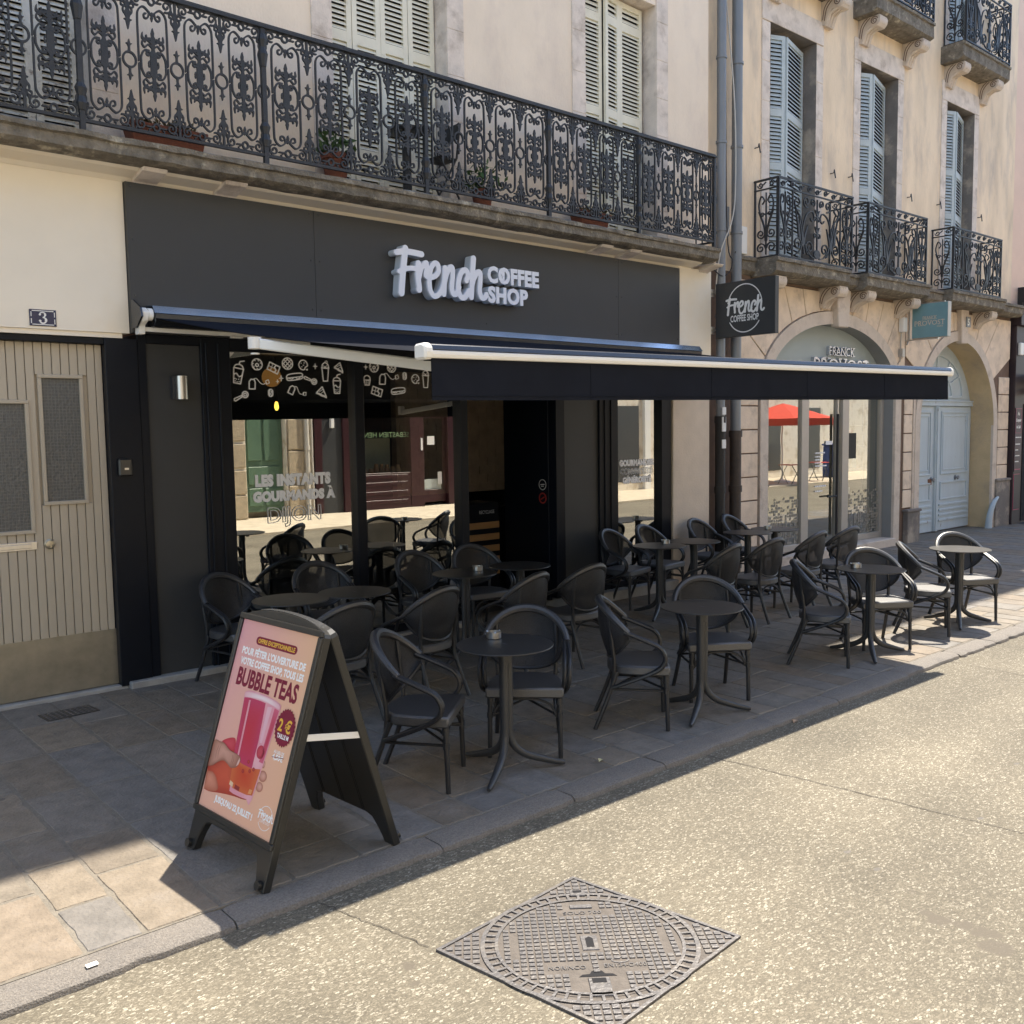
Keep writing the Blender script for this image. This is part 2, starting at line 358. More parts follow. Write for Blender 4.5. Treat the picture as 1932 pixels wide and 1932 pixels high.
class MB:
    def __init__(s): s.v = []; s.f = []; s.c = []
    def add(s, vs, fs, col=None):
        b = len(s.v); s.v += [Vector(p) for p in vs]; s.f += [tuple(i + b for i in q) for q in fs]
        s.c += [col] * len(vs)
        return s
    def box(s, x0, x1, y0, y1, z0, z1, col=None):
        if x0 > x1: x0, x1 = x1, x0
        if y0 > y1: y0, y1 = y1, y0
        if z0 > z1: z0, z1 = z1, z0
        v = [(x0, y0, z0), (x1, y0, z0), (x1, y1, z0), (x0, y1, z0), (x0, y0, z1), (x1, y0, z1), (x1, y1, z1), (x0, y1, z1)]
        return s.add(v, [(0, 3, 2, 1), (4, 5, 6, 7), (0, 1, 5, 4), (1, 2, 6, 5), (2, 3, 7, 6), (3, 0, 4, 7)], col)
    def fbox(s, fr, u0, u1, v0, v1, w0, w1, col=None):
        v = [fr(u0, v0, w0), fr(u1, v0, w0), fr(u1, v1, w0), fr(u0, v1, w0), fr(u0, v0, w1), fr(u1, v0, w1), fr(u1, v1, w1), fr(u0, v1, w1)]
        return s.add(v, [(0, 3, 2, 1), (4, 5, 6, 7), (0, 1, 5, 4), (1, 2, 6, 5), (2, 3, 7, 6), (3, 0, 4, 7)], col)
    def quad(s, a, b, c, d, col=None): return s.add([a, b, c, d], [(0, 1, 2, 3)], col)
    def prism(s, fr, pts, w0, w1, col=None):
        n = len(pts)
        area = sum(pts[i][0] * pts[(i + 1) % n][1] - pts[(i + 1) % n][0] * pts[i][1] for i in range(n))
        if area < 0: pts = pts[::-1]
        v = [fr(p[0], p[1], w0) for p in pts] + [fr(p[0], p[1], w1) for p in pts]
        fs = [tuple(range(n))[::-1], tuple(range(n, 2 * n))]
        fs += [(i, (i + 1) % n, n + (i + 1) % n, n + i) for i in range(n)]
        return s.add(v, fs, col)
    def flat(s, fr, pts, w=0.0, col=None):
        n = len(pts)
        area = sum(pts[i][0] * pts[(i + 1) % n][1] - pts[(i + 1) % n][0] * pts[i][1] for i in range(n))
        if area < 0: pts = pts[::-1]
        return s.add([fr(p[0], p[1], w) for p in pts], [tuple(range(n))], col)
    def tube(s, path, r, n=8, closed=False, caps=True, flat=None):
        P = [Vector(p) for p in path]; m = len(P)
        rs = r if isinstance(r, (list, tuple)) else [r] * m
        T = []
        for i in range(m):
            if closed: t = P[(i + 1) % m] - P[i - 1]
            else: t = P[min(i + 1, m - 1)] - P[max(i - 1, 0)]
            T.append(t.normalized())
        up = Vector((0, 0, 1)) if abs(T[0].z) < 0.9 else Vector((1, 0, 0))
        nrm = (up - T[0] * up.dot(T[0])).normalized()
        vs = []
        for i in range(m):
            nrm = (nrm - T[i] * nrm.dot(T[i])).normalized()
            bi = T[i].cross(nrm)
            for k in range(n):
                a = 2 * PI * k / n
                e = 1.0 if flat is None else flat
                vs.append(P[i] + nrm * math.cos(a) * rs[i] + bi * math.sin(a) * rs[i] * e)
        fs = []
        for i in range(m if closed else m - 1):
            j = (i + 1) % m
            for k in range(n):
                fs.append((i * n + k, i * n + (k + 1) % n, j * n + (k + 1) % n, j * n + k))
        if caps and not closed:
            fs.append(tuple(range(n))[::-1]); fs.append(tuple(range((m - 1) * n, m * n)))
        return s.add(vs, fs)
    def lathe(s, c, prof, n=24):
        c = Vector(c); vs = []; fs = []; m = len(prof)
        for r, z in prof:
            for k in range(n):
                a = 2 * PI * k / n; vs.append(c + Vector((r * math.cos(a), r * math.sin(a), z)))
        for i in range(m - 1):
            for k in range(n): fs.append((i * n + k, i * n + (k + 1) % n, (i + 1) * n + (k + 1) % n, (i + 1) * n + k))
        fs.append(tuple(range(n))[::-1]); fs.append(tuple(range((m - 1) * n, m * n)))
        return s.add(vs, fs)
    def grid(s, fn, nu, nv, col=None):
        vs = [fn(i / nu, j / nv) for j in range(nv + 1) for i in range(nu + 1)]
        fs = [(j * (nu + 1) + i, j * (nu + 1) + i + 1, (j + 1) * (nu + 1) + i + 1, (j + 1) * (nu + 1) + i) for j in range(nv) for i in range(nu)]
        return s.add(vs, fs, col)
    def build(s, name, m, parent=None, origin=None, smooth=False, bevel=0.0, angle=40):
        o0 = ROOT.get(parent.name, Vector((0, 0, 0))) if parent else (Vector(origin) if origin else Vector((0, 0, 0)))
        me = bpy.data.meshes.new(name)
        me.from_pydata([tuple(p - o0) for p in s.v], [], s.f)
        if any(c is not None for c in s.c):
            at = me.color_attributes.new('tone', 'FLOAT_COLOR', 'POINT')
            for i, c in enumerate(s.c): at.data[i].color = (*(c or (1, 1, 1)), 1)
        me.validate(); me.update()
        bm = bmesh.new(); bm.from_mesh(me)
        bmesh.ops.recalc_face_normals(bm, faces=bm.faces)
        if bevel > 0:
            eds = [e for e in bm.edges if len(e.link_faces) == 2 and e.calc_face_angle(0) > R(35)]
            bmesh.ops.bevel(bm, geom=eds, offset=bevel, segments=1, affect='EDGES', clamp_overlap=True)
        bm.to_mesh(me); bm.free()
        if smooth:
            me.polygons.foreach_set('use_smooth', [True] * len(me.polygons))
            me.set_sharp_from_angle(angle=R(angle))
        me.materials.append(m)
        o = bpy.data.objects.new(name, me); COL.objects.link(o)
        if parent:
            o.parent = parent; ROOT[o.name] = o0
        else:
            o.location = o0; ROOT[o.name] = o0
        return o

def tag(o, label, cat, group=None):
    o['label'] = label; o['category'] = cat
    if group: o['group'] = group
    return o
def thing(name, loc, label, cat, group=None):
    o = bpy.data.objects.new(name, None); COL.objects.link(o)
    o.empty_display_size = 0.1
    o.location = loc; ROOT[o.name] = Vector(loc)
    return tag(o, label, cat, group)
def struct(o): o['kind'] = 'structure'; return o
def copy_tree(src, loc, rz=None, name=None):
    r = src.copy(); COL.objects.link(r); r.location = loc
    if rz is not None: r.rotation_euler = (0, 0, rz)
    for ch in list(src.children):
        c = ch.copy(); COL.objects.link(c); c.parent = r
        for g in list(ch.children):
            d = g.copy(); COL.objects.link(d); d.parent = c
    return r

def text_mb(body, fr, size, u=0.0, v=0.0, w=0.0, extrude=0.0, offset=0.0, align='LEFT', sx=1.0, shear=0.0, spacing=1.0, outline=0.0, width=None, mb=None):
    cu = bpy.data.curves.new('txt', 'FONT'); cu.body = body; cu.size = size
    cu.align_x = align; cu.offset = offset; cu.shear = shear; cu.space_character = spacing
    cu.resolution_u = 3; cu.extrude = extrude
    if outline > 0: cu.fill_mode = 'NONE' if False else 'BOTH'
    ob = bpy.data.objects.new('txt', cu); COL.objects.link(ob)
    bpy.context.view_layer.update()
    dg = bpy.context.evaluated_depsgraph_get()
    me = bpy.data.meshes.new_from_object(ob.evaluated_get(dg))
    mb = mb or MB()
    xs = [p.co.x for p in me.vertices]
    if width and xs:
        sx = width / (max(xs) - min(xs)); 
        off = min(xs) * sx if align == 'LEFT' else (max(xs) + min(xs)) / 2 * sx
    else: off = 0
    if outline > 0:
        # hollow lettering: only the rim of each glyph as thin strips
        bm = bmesh.new(); bm.from_mesh(me)
        bmesh.ops.remove_doubles(bm, verts=bm.verts, dist=1e-5)
        for e in bm.edges:
            if len(e.link_faces) == 1:
                a, b = e.verts[0].co, e.verts[1].co
                d = b - a
                if d.length < 1e-6: continue
                d.normalize(); t = Vector((-d.y, d.x, 0)) * outline / 2
                q = [a + t - d * outline / 2, a - t - d * outline / 2, b - t + d * outline / 2, b + t + d * outline / 2]
                mb.add([fr(u + p.x * sx - off, v + p.y, w) for p in q], [(0, 1, 2, 3)])
        bm.free()
    else:
        mb.add([fr(u + p.co.x * sx - off, v + p.co.y, w + p.co.z + extrude) for p in me.vertices], [tuple(q.vertices) for q in me.polygons])
    bpy.data.objects.remove(ob); bpy.data.meshes.remove(me); bpy.data.curves.remove(cu)
    return mb

# strokes -> clean outline mesh (signed distance + marching squares)
def stroke_mesh(strokes, cell, holes=()):
    segs = []
    def addseg(lst, path, r):
        m = len(path); rs = r if isinstance(r, (list, tuple)) else [r] * m
        if m == 1: lst.append((path[0][0], path[0][1], path[0][0] + 1e-5, path[0][1], rs[0], rs[0]))
        for i in range(m - 1): lst.append((path[i][0], path[i][1], path[i + 1][0], path[i + 1][1], rs[i], rs[i + 1]))
    for path, r in strokes: addseg(segs, path, r)
    A = np.array(segs)
    rm = A[:, 4:].max()
    x0 = min(A[:, 0].min(), A[:, 2].min()) - rm - cell * 1.3; x1 = max(A[:, 0].max(), A[:, 2].max()) + rm + cell * 1.3
    y0 = min(A[:, 1].min(), A[:, 3].min()) - rm - cell * 1.3; y1 = max(A[:, 1].max(), A[:, 3].max()) + rm + cell * 1.3
    nx = int((x1 - x0) / cell) + 2; ny = int((y1 - y0) / cell) + 2
    gx = x0 + np.arange(nx) * cell; gy = y0 + np.arange(ny) * cell
    XX, YY = np.meshgrid(gx, gy)
    def field(segl):
        D = np.full(XX.shape, 1e3)
        for ax, ay, bx, by, ra, rb in segl:
            rr = max(ra, rb) + 3 * cell
            i0 = max(int((min(ax, bx) - rr - x0) / cell), 0); i1 = min(int((max(ax, bx) + rr - x0) / cell) + 2, nx)
            j0 = max(int((min(ay, by) - rr - y0) / cell), 0); j1 = min(int((max(ay, by) + rr - y0) / cell) + 2, ny)
            X = XX[j0:j1, i0:i1]; Y = YY[j0:j1, i0:i1]
            dx, dy = bx - ax, by - ay; L2 = dx * dx + dy * dy + 1e-12
            t = np.clip(((X - ax) * dx + (Y - ay) * dy) / L2, 0, 1)
            d = np.hypot(X - ax - t * dx, Y - ay - t * dy) - (ra + (rb - ra) * t)
            D[j0:j1, i0:i1] = np.minimum(D[j0:j1, i0:i1], d)
        return D
    D = field(segs)
    if holes:
        hs = []
        for path, r in holes: addseg(hs, path, r)
        D = np.maximum(D, -field(hs))
    D = np.where(np.abs(D) < 1e-7, 1e-7, D)
    verts = []; idx = {}
    def vert(key, p):
        if key not in idx: idx[key] = len(verts); verts.append(p)
        return idx[key]
    faces = []; rim = []
    ins = D < 0
    for j in range(ny - 1):
        row = ins[j] ; row2 = ins[j + 1]
        act = np.nonzero(row[:-1] | row[1:] | row2[:-1] | row2[1:])[0]
        for i in act:
            cs = [(i, j), (i + 1, j), (i + 1, j + 1), (i, j + 1)]
            poly = []; kinds = []
            for k in range(4):
                a, b = cs[k], cs[(k + 1) % 4]
                da, db = D[a[1], a[0]], D[b[1], b[0]]
                if da < 0:
                    poly.append(vert(('c',) + a, (gx[a[0]], gy[a[1]]))); kinds.append(0)
                if (da < 0) != (db < 0):
                    t = da / (da - db)
                    key = ('e',) + (a + b if a < b else b + a)
                    poly.append(vert(key, (gx[a[0]] + (gx[b[0]] - gx[a[0]]) * t, gy[a[1]] + (gy[b[1]] - gy[a[1]]) * t))); kinds.append(1)
            if len(poly) >= 3:
                faces.append(tuple(poly))
                n = len(poly)
                for k in range(n):
                    if kinds[k] and kinds[(k + 1) % n]: rim.append((poly[k], poly[(k + 1) % n]))
    return verts, faces, rim
def stroke_solid(mb, mesh, fr, w0, w1, sx=1.0, sy=1.0, u=0.0, v=0.0, back=True):
    V, Fc, rim = mesh; n = len(V)
    vs = [fr(u + p[0] * sx, v + p[1] * sy, w1) for p in V]
    fs = list(Fc)
    if w0 is not None:
        vs += [fr(u + p[0] * sx, v + p[1] * sy, w0) for p in V]
        if back: fs += [tuple(i + n for i in q)[::-1] for q in Fc]
        fs += [(b, a, a + n, b + n) for a, b in rim]
    mb.add(vs, fs)
def sm2(pts, k=6, closed=False):
    return [(p.x, p.y) for p in smoothpath([(a, b, 0) for a, b in pts], k, closed)] + ([pts[0]] if closed else [])
def spiral(cx, cy, r0, r1, a0, turns, n=22):
    return [(cx + (r0 + (r1 - r0) * i / n) * math.cos(a0 + turns * 2 * PI * i / n), cy + (r0 + (r1 - r0) * i / n) * math.sin(a0 + turns * 2 * PI * i / n)) for i in range(n + 1)]
def circle(cx, cy, rx, ry=None, n=24): 
    ry = ry or rx
    return [(cx + rx * math.cos(2 * PI * i / n), cy + ry * math.sin(2 * PI * i / n)) for i in range(n + 1)]

exec_parts = []
# ================================================================== SETTING
KERB = -4.10
mb = MB()
for (a, b) in ((-12, 40),):
    mb.grid(lambda s, t: (a + (b - a) * s, -10.8 + (KERB - 0.1 + 10.8) * t, -0.04), 60, 12)
struct(mb.build('road', mt['road']))
mb = MB(); mb.box(-60, 90, -60, 60, -0.6, -0.075); struct(mb.build('ground', mt['mortar']))
mb = MB(); mb.box(-12, 40, KERB, 0.6, -0.073, -0.0035); struct(mb.build('pavement_bed', mt['mortar']))
# paving slabs: courses run from wall to kerb
mb = MB(); rs = random.Random(11)
x = -8.0
tones = [(0.180, 0.164, 0.144), (0.185, 0.166, 0.140), (0.194, 0.166, 0.131), (0.175, 0.162, 0.147), (0.194, 0.172, 0.146), (0.205, 0.170, 0.129), (0.173, 0.162, 0.149), (0.187, 0.157, 0.122), (0.200, 0.162, 0.122)]
known = [0.745, 1.09, 1.335, 1.665]
while x < 38:
    w = rs.choice([0.24, 0.27, 0.31, 0.34, 0.37])
    if x < 0.745 < x + w + 0.12: w = 0.745 - x
    elif abs(x - 0.745) < 0.01: w = 0.345
    elif abs(x - 1.09) < 0.01: w = 0.245
    elif abs(x - 1.335) < 0.01: w = 0.33
    y = KERB + 0.004
    first = True
    while y < -0.02:
        ln = rs.uniform(0.38, 0.95) if not first else rs.choice([0.29, 0.3, 0.45, 0.7])
        first = False
        y1 = min(y + ln, 0.02)
        if 0.02 - y1 < 0.15: y1 = 0.02
        g = rs.uniform(0.003, 0.007); b = 0.007
        t = rs.choice(tones); k = rs.uniform(0.92, 1.1); t = tuple(c * k for c in t)
        X0, X1_, Ya, Yb = x + g, x + w - g, y + g, y1 - g
        q = []; cr = rs.uniform(.004, .014)
        for (ax, ay, bx, by) in ((X0, Ya, X1_, Ya), (X1_, Ya, X1_, Yb), (X1_, Yb, X0, Yb), (X0, Yb, X0, Ya)):
            ln_ = math.hypot(bx - ax, by - ay); n_ = max(int(ln_ / .07), 3)
            ux, uy = (bx - ax) / ln_, (by - ay) / ln_
            for k_ in range(n_):
                t_ = min(max(k_ / n_ * ln_, cr), ln_ - cr) if k_ else cr
                d_ = rs.uniform(-.001, .005) + (rs.uniform(.004, .012) if rs.random() < .10 else 0)
                q.append((ax + ux * t_ - uy * d_, ay + uy * t_ + ux * d_))
            q.append((ax + ux * (ln_ - cr), ay + uy * (ln_ - cr)))
        cx, cy = (x + w / 2), (y + y1) / 2; m_ = len(q)
        gx_, gy_, gz_ = rs.uniform(-.004, .004), rs.uniform(-.003, .003), rs.uniform(-.0015, .0015)
        top = [(cx + (px - cx) * (1 - 2 * b / w), cy + (py - cy) * (1 - 2 * b / max(y1 - y, .1)), gz_ + gx_ * (px - cx) + gy_ * (py - cy)) for px, py in q]
        bot = [(px, py, -0.008) for px, py in q]
        mb.add(bot + top, [tuple(range(m_, 2 * m_))] + [(k_, (k_ + 1) % m_, m_ + (k_ + 1) % m_, m_ + k_) for k_ in range(m_)], t)
        y = y1
    x += w
struct(mb.build('pavement', mt['slab']))
# kerb stones with uneven joints
mb = MB(); x = -10.0; rs = random.Random(5)
while x < 39:
    L_ = rs.uniform(0.75, 1.25)
    if 0.2 < x < 0.9: L_ = 1.66 - x
    h = rs.uniform(-0.006, 0.002)
    ya = KERB - 0.002; yb = KERB - 0.175 - rs.uniform(0, 0.02)
    n = 16
    pr = [(ya, -0.07), (ya, h), (yb + 0.03, h), (yb + 0.008, h - 0.012), (yb, h - 0.03), (yb - 0.004, -0.075)]
    st = []
    for i in range(n + 1):
        xx = x + 0.003 + (L_ - 0.006) * i / n
        j = rs.uniform(-0.007, 0.007) + (rs.uniform(0.008, 0.018) if rs.random() < .12 else 0)
        e = 0.012 if i in (0, n) else 0
        st.append([(xx, py + (j + e if k >= 2 else 0), pz - (e * .6 if 0 < k < 5 else 0)) for k, (py, pz) in enumerate(pr)])
    vs = [p for r in st for p in r]; m_ = len(pr)
    fs = [(i * m_ + k, i * m_ + k + 1, (i + 1) * m_ + k + 1, (i + 1) * m_ + k) for i in range(n) for k in range(m_ - 1)]
    fs += [tuple(range(m_)), tuple(range(n * m_, n * m_ + m_))[::-1]]
    mb.add(vs, fs)
    x += L_
struct(mb.build('kerb', mt['granite'], smooth=True, angle=30))
# road expansion joints (sealed saw cuts) lying on the road
mb = MB()
def crack(p, q, w):
    P = Vector((*p, 0)); Q = Vector((*q, 0)); d = (Q - P); n_ = 26; pts = []
    t = Vector((-d.y, d.x, 0)).normalized()
    for i in range(n_ + 1):
        c = P + d * i / n_ + t * rs.uniform(-.008, .008)
        pts.append((c, w * rs.uniform(.6, 1.3)))
    vs = []
    for c, ww in pts:
        a = c + t * ww / 2; b = c - t * ww / 2
        vs += [(a.x, a.y, -0.036), (b.x, b.y, -0.036)]
    mb.add(vs, [(2 * i, 2 * i + 1, 2 * i + 3, 2 * i + 2) for i in range(n_)])
crack((4.90, -4.28), (5.35, -7.8), 0.006)
crack((2.04, -4.29), (2.19, -4.95), 0.004)
crack((8.5, -4.28), (8.1, -9.0), 0.006)
struct(mb.build('road_joint', M('joint_sealant', (.05, .043, .036), .8, .2, 10)))
# far side pavement
mb = MB(); mb.box(-12, 45, -14.6, -10.8, -0.08, 0.0); mb.box(-12, 45, -10.8, -10.62, -0.08, 0.004)
opm = M('far_pavement_stone', (0.52, 0.45, 0.34), 0.8, 0.2, 3, 0.1, 30)
struct(mb.build('far_pavement', opm))

# ================================================================== helpers for facades
def shutter(name, par, fr, w, h, m, rails=(0.0, 0.37, 0.68, 1.0), pitch=0.047, st=0.055, th=0.035, cols=1):
    mb = MB()
    us = [0.0, w] if cols == 1 else [0.0, w / 2, w]
    mb.fbox(fr, 0, st, 0, h, 0, th); mb.fbox(fr, w - st, w, 0, h, 0, th)
    rz = []
    for k, r in enumerate(rails):
        c = 0.06 if k in (0, len(rails) - 1) else 0.05
        z0 = max(r * h - c, 0); z1 = min(r * h + c, h)
        mb.fbox(fr, st, w - st, z0, z1, 0.001, th - .001); rz.append((z0, z1))
    for k in range(len(rz) - 1):
        a, b = rz[k][1], rz[k + 1][0]; n = max(int((b - a) / pitch), 1); p = (b - a) / n
        for i in range(n):
            z = a + p * (i + 0.5)
            # slat: tilted blade, outer edge lower
            q = [(z - p * .42, th * .95), (z - p * .42 + .007, th * .95), (z + p * .45, th * .2), (z + p * .45 - .007, th * .2)]
            vs = [fr(st, v, ww) for v, ww in q] + [fr(w - st, v, ww) for v, ww in q]
            mb.add(vs, [(0, 1, 5, 4), (1, 2, 6, 5), (2, 3, 7, 6), (3, 0, 4, 7)])
    return mb.build(name, m, par)

def wall_holes(mb, x0, x1, z0, z1, y, holes, depth=0.3):
    xs = sorted({x0, x1, *[h[0] for h in holes], *[h[1] for h in holes]}); zs = sorted({z0, z1, *[h[2] for h in holes], *[h[3] for h in holes]})
    for i in range(len(xs) - 1):
        for j in range(len(zs) - 1):
            cx, cz = (xs[i] + xs[i + 1]) / 2, (zs[j] + zs[j + 1]) / 2
            if any(h[0] < cx < h[1] and h[2] < cz < h[3] for h in holes): continue
            mb.quad((xs[i], y, zs[j]), (xs[i + 1], y, zs[j]), (xs[i + 1], y, zs[j + 1]), (xs[i], y, zs[j + 1]))

# ================================================================== BUILDING WITH THE CAFE
b1 = thing('corner_building', (4, 0, 0), 'pinkish beige plaster building above the coffee shop with cream shutters and a long balcony slab', 'building')
W1 = [(1.2, 2.6, 4.42, 7.35), (4.82, 6.17, 4.42, 7.35), (8.2, 9.46, 4.42, 7.35)]
mb = MB(); wall_holes(mb, -8, 10.52, 4.2, 12.5, 0.0, W1)
mb.quad((10.52, 0, -0.05), (10.52, 1.0, -0.05), (10.52, 1.0, 12.5), (10.52, 0, 12.5))
mb.build('upper_wall', mt['plaster'], b1)
for h in W1:
    x0, x1, z0, z1 = h; mb = MB()
    mb.quad((x0, 0, z0), (x0, .26, z0), (x0, .26, z1), (x0, 0, z1)); mb.quad((x1, 0, z0), (x1, .26, z0), (x1, .26, z1), (x1, 0, z1)); mb.quad((x0, 0, z1), (x1, 0, z1), (x1, .26, z1), (x0, .26, z1)); mb.build('window_reveal', mt['stone'], b1)
mb = MB()
mb.box(-8, 10.52, 9.0, 9.3, 0, 12.4); mb.box(-8, 10.6, -0.4, 9.3, 12.5, 12.62)
mb.build('roof', mt['rooftile'], b1)
for k, (x0, x1, z0, z1) in enumerate(W1):
    mb = MB(); mb.box(x0, x1, .262, .285, z0, z1)
    win = mb.build('window', mt['void'], b1)
    mb = MB(); sw = 0.22
    zz = z0 - .02
    while zz < z1 + .1:                                     # quoins of the surround, alternate blocks
        hh = 0.46; 
        mb.box(x0 - sw, x0 - .002, -.018, .01, zz + .002, min(zz + hh, z1 + .2)); mb.box(x1 + .002, x1 + sw, -.018, .01, zz + .002, min(zz + hh, z1 + .2)); zz += hh
    mb.box(x0 - sw, x1 + sw, -.02, .01, z1 + .202, z1 + .42)
    mb.build('surround', mt['stone'], win, bevel=.004)
    m = mt['shworn'] if k == 0 else mt['shcream']
    if k < 2:
        n = 4; w = (x1 - x0 - .02) / n
        for i in range(n):
            shutter('shutter', win, WALL(x0 + .01 + i * w, .225 - (.004 if i % 2 else 0), z0 + .03), w - .006, z1 - z0 - .05, m, rails=(0, .14, .52, .9, 1) if k else (0, .5, 1))
    else:
        shutter('shutter', win, WALL(x0 + .02, .20, z0 + .03), .44, z1 - z0 - .05, m, rails=(0, .14, .52, .9, 1))
        shutter('shutter', win, F((x0 + .47, .15, z0 + .03), (1, .16, 0), (0, 0, 1)), .30, z1 - z0 - .05, m, rails=(0, .14, .52, .9, 1))
        shutter('shutter', win, F((x0 + .77, .20, z0 + .03), (1, .05, 0), (0, 0, 1)), .44, z1 - z0 - .05, m, rails=(0, .14, .52, .9, 1))
# balcony slab: moulded old stone, rough lower edge
rs = random.Random(21)
pr = [(0.0, 4.405), (-.43, 4.405), (-.455, 4.395), (-.455, 4.355), (-.43, 4.345), (-.43, 4.27), (-.40, 4.25), (-.30, 4.235), (0.0, 4.235)]
mb = MB(); n = 120; vs = []
for i in range(n + 1):
    xx = -8 + 18.2 * i / n
    vs += [(xx, py + (rs.uniform(-.006, .006) if 0 < k < 8 else 0), pz + (rs.uniform(-.006, .006) if 0 < k < 8 else 0)) for k, (py, pz) in enumerate(pr)]
m_ = len(pr)
mb.add(vs, [(i * m_ + k, i * m_ + k + 1, (i + 1) * m_ + k + 1, (i + 1) * m_ + k) for i in range(n) for k in range(m_ - 1)] + [tuple(range(m_)), tuple(range(n * m_, n * m_ + m_))])
mb.build('balcony_slab', mt['oldstone'], b1, smooth=True, angle=25)
mb = MB()
mb.prism(F((0, 0, 0), (0, 1, 0), (0, 0, 1)), [(0, 4.234), (-.28, 4.234), (-.25, 4.215), (-.1, 4.19), (-.07, 4.16), (0, 4.16)], -8, 10.05)
mb.build('cornice_moulding', mt['cream'], b1)
for cx in (2.86, 3.55, 8.1, 8.6, 10.2):
    mb = MB(); mb.prism(F((cx, 0, 0), (0, 1, 0), (0, 0, 1)), [(-.005, 4.2325), (-.36, 4.2325), (-.33, 4.205), (-.12, 4.165), (-.08, 4.13), (-.005, 4.13)], 0, .2)
    mb.build('corbel', mt['stone'], b1, bevel=.006)
mb = MB(); mb.box(-8, 2.795, -.06, .2, 2.945, 4.185); mb.box(-8, 2.74, -.045, .2, 2.905, 2.944); mb.box(-8, 1.0, -.05, .2, -.02, 2.904)
mb.build('ground_floor_render', mt['cream'], b1)
mb = MB(); mb.box(9.80, 10.47, -.10, .2, 2.98, 4.185); mb.build('side_render', mt['cream'], b1, bevel=.01)
mb = MB(); mb.box(9.735, 10.50, -.05, .2, .0, 2.979); mb.build('side_pier', mt['plaster_low'], b1, bevel=.006)
mb = MB(); mb.box(1.0, 2.66, -.02, .3, 2.852, 2.904); mb.box(2.60, 2.86, -.04, .3, 0.02, 2.904); mb.box(1.0, 1.1, -.02, .3, 0, 2.85)
mb.build('dark_door_casing', mt['dark'], b1, bevel=.004)
mb = MB(); mb.box(-8, 2.66, -.03, .3, -.02, .03); mb.box(2.66, 6.25, -.10, .3, -.02, .055); mb.box(7.7, 9.72, -.16, .3, -.02, .12)
mb.build('threshold', M('pale_threshold_stone', (0.34, 0.33, 0.31), .8, .2, 6, .3, 40), b1, bevel=.008)
mb = MB(); mb.box(1.1, 2.6, .10, .16, 2.80, 2.86); mb.build('old_brick_lintel', M('flaking_red_brick', (.4, .18, .1), .9, .3, 14, col2=(.6, .5, .4), c2scale=9), b1)

# street number plate 3
t = thing('house_number_plate', (2.138, -.06, 3.03), 'navy enamel plate with a white figure 3 on the cream wall', 'number plate')
fr = WALL(2.138, -.061, 3.028)
mb = MB(); mb.fbox(fr, -.097, .097, -.063, .063, 0, .008); mb.build('plate', mt['enamel'], t, bevel=.002)
mb = MB()
for s in (-1, 1):
    mb.fbox(fr, -.078, .078, s * .052 - .003, s * .052 + .003, .0075, .0095); mb.fbox(fr, s * .084 - .003, s * .084 + .003, -.045, -.008, .0075, .0095); mb.fbox(fr, s * .084 - .003, s * .084 + .003, .008, .045, .0075, .0095)
mb.build('border', mt['white'], t)
d3 = stroke_mesh([(sm2([(-.55, .62), (-.5, .75), (-.3, .9), (0, .93), (.33, .8), (.4, .5), (.2, .22), (-.1, .1)]), [.12, .14, .12] + [.1] * 0 or .11), (sm2([(-.1, .08), (.25, .02), (.5, -.25), (.42, -.65), (.1, -.92), (-.3, -.9), (-.55, -.65)]), .14), ([(-.5, .6)], .17), ([(-.5, -.6)], .19), ([(.36, .55), (.36, .5)], .16), ([(.42, -.3), (.42, -.5)], .19)], .04) if False else stroke_mesh([(sm2([(-.5, .6), (-.35, .88), (0, .95), (.36, .78), (.36, .38), (.05, .08)]), .1), (sm2([(.05, .08), (.45, -.15), (.5, -.55), (.2, -.92), (-.25, -.93), (-.52, -.62)]), .12), ([(-.48, .55), (-.46, .56)], .17), ([(-.48, -.55), (-.46, -.56)], .19), ([(.37, .62), (.37, .5)], .17), ([(.46, -.3), (.47, -.5)], .2)], .05)
mb = MB(); stroke_solid(mb, d3, fr, .0075, .0095, .045, .043); mb.build('numeral', mt['white'], t)

# entrance door (taupe boards)
t = thing('entrance_door', (1.85, .05, 0), 'taupe boarded street door with two wired glass panes and a metal kick plate', 'door')
mb = MB(); fr = WALL(0, .05, 0)
x = 1.10; hs = [(2.027, 1.35, 2.40), (2.44, 1.565, 2.60)]
bx = 1.10
while bx < 2.6:
    w = .0655
    x1 = min(bx + w, 2.598)
    for (za, zb) in ((.50, 2.85),):
        segs = [(za, zb)]
        for (hx0, hx1, hz0, hz1) in ((1.66, 2.024, 1.352, 2.397), (2.10, 2.437, 1.568, 2.60)):
            ns = []
            for a, b in segs:
                if x1 > hx0 and bx < hx1:
                    cut0 = max(bx, hx0); cut1 = min(x1, hx1)
                    if cut1 - cut0 > .02: ns += [(a, hz0), (hz1, b)]
                    else: ns.append((a, b))
                else: ns.append((a, b))
            segs = [s_ for s_ in ns if s_[1] - s_[0] > .01]
        for a, b in segs: mb.fbox(fr, bx + .003, x1 - .003, a, b, -.03, .004)
    bx += w
mb.box(1.1, 2.598, .07, .09, .03, 2.85)
mb.build('board_leaf', mt['taupe'], t, bevel=.003)
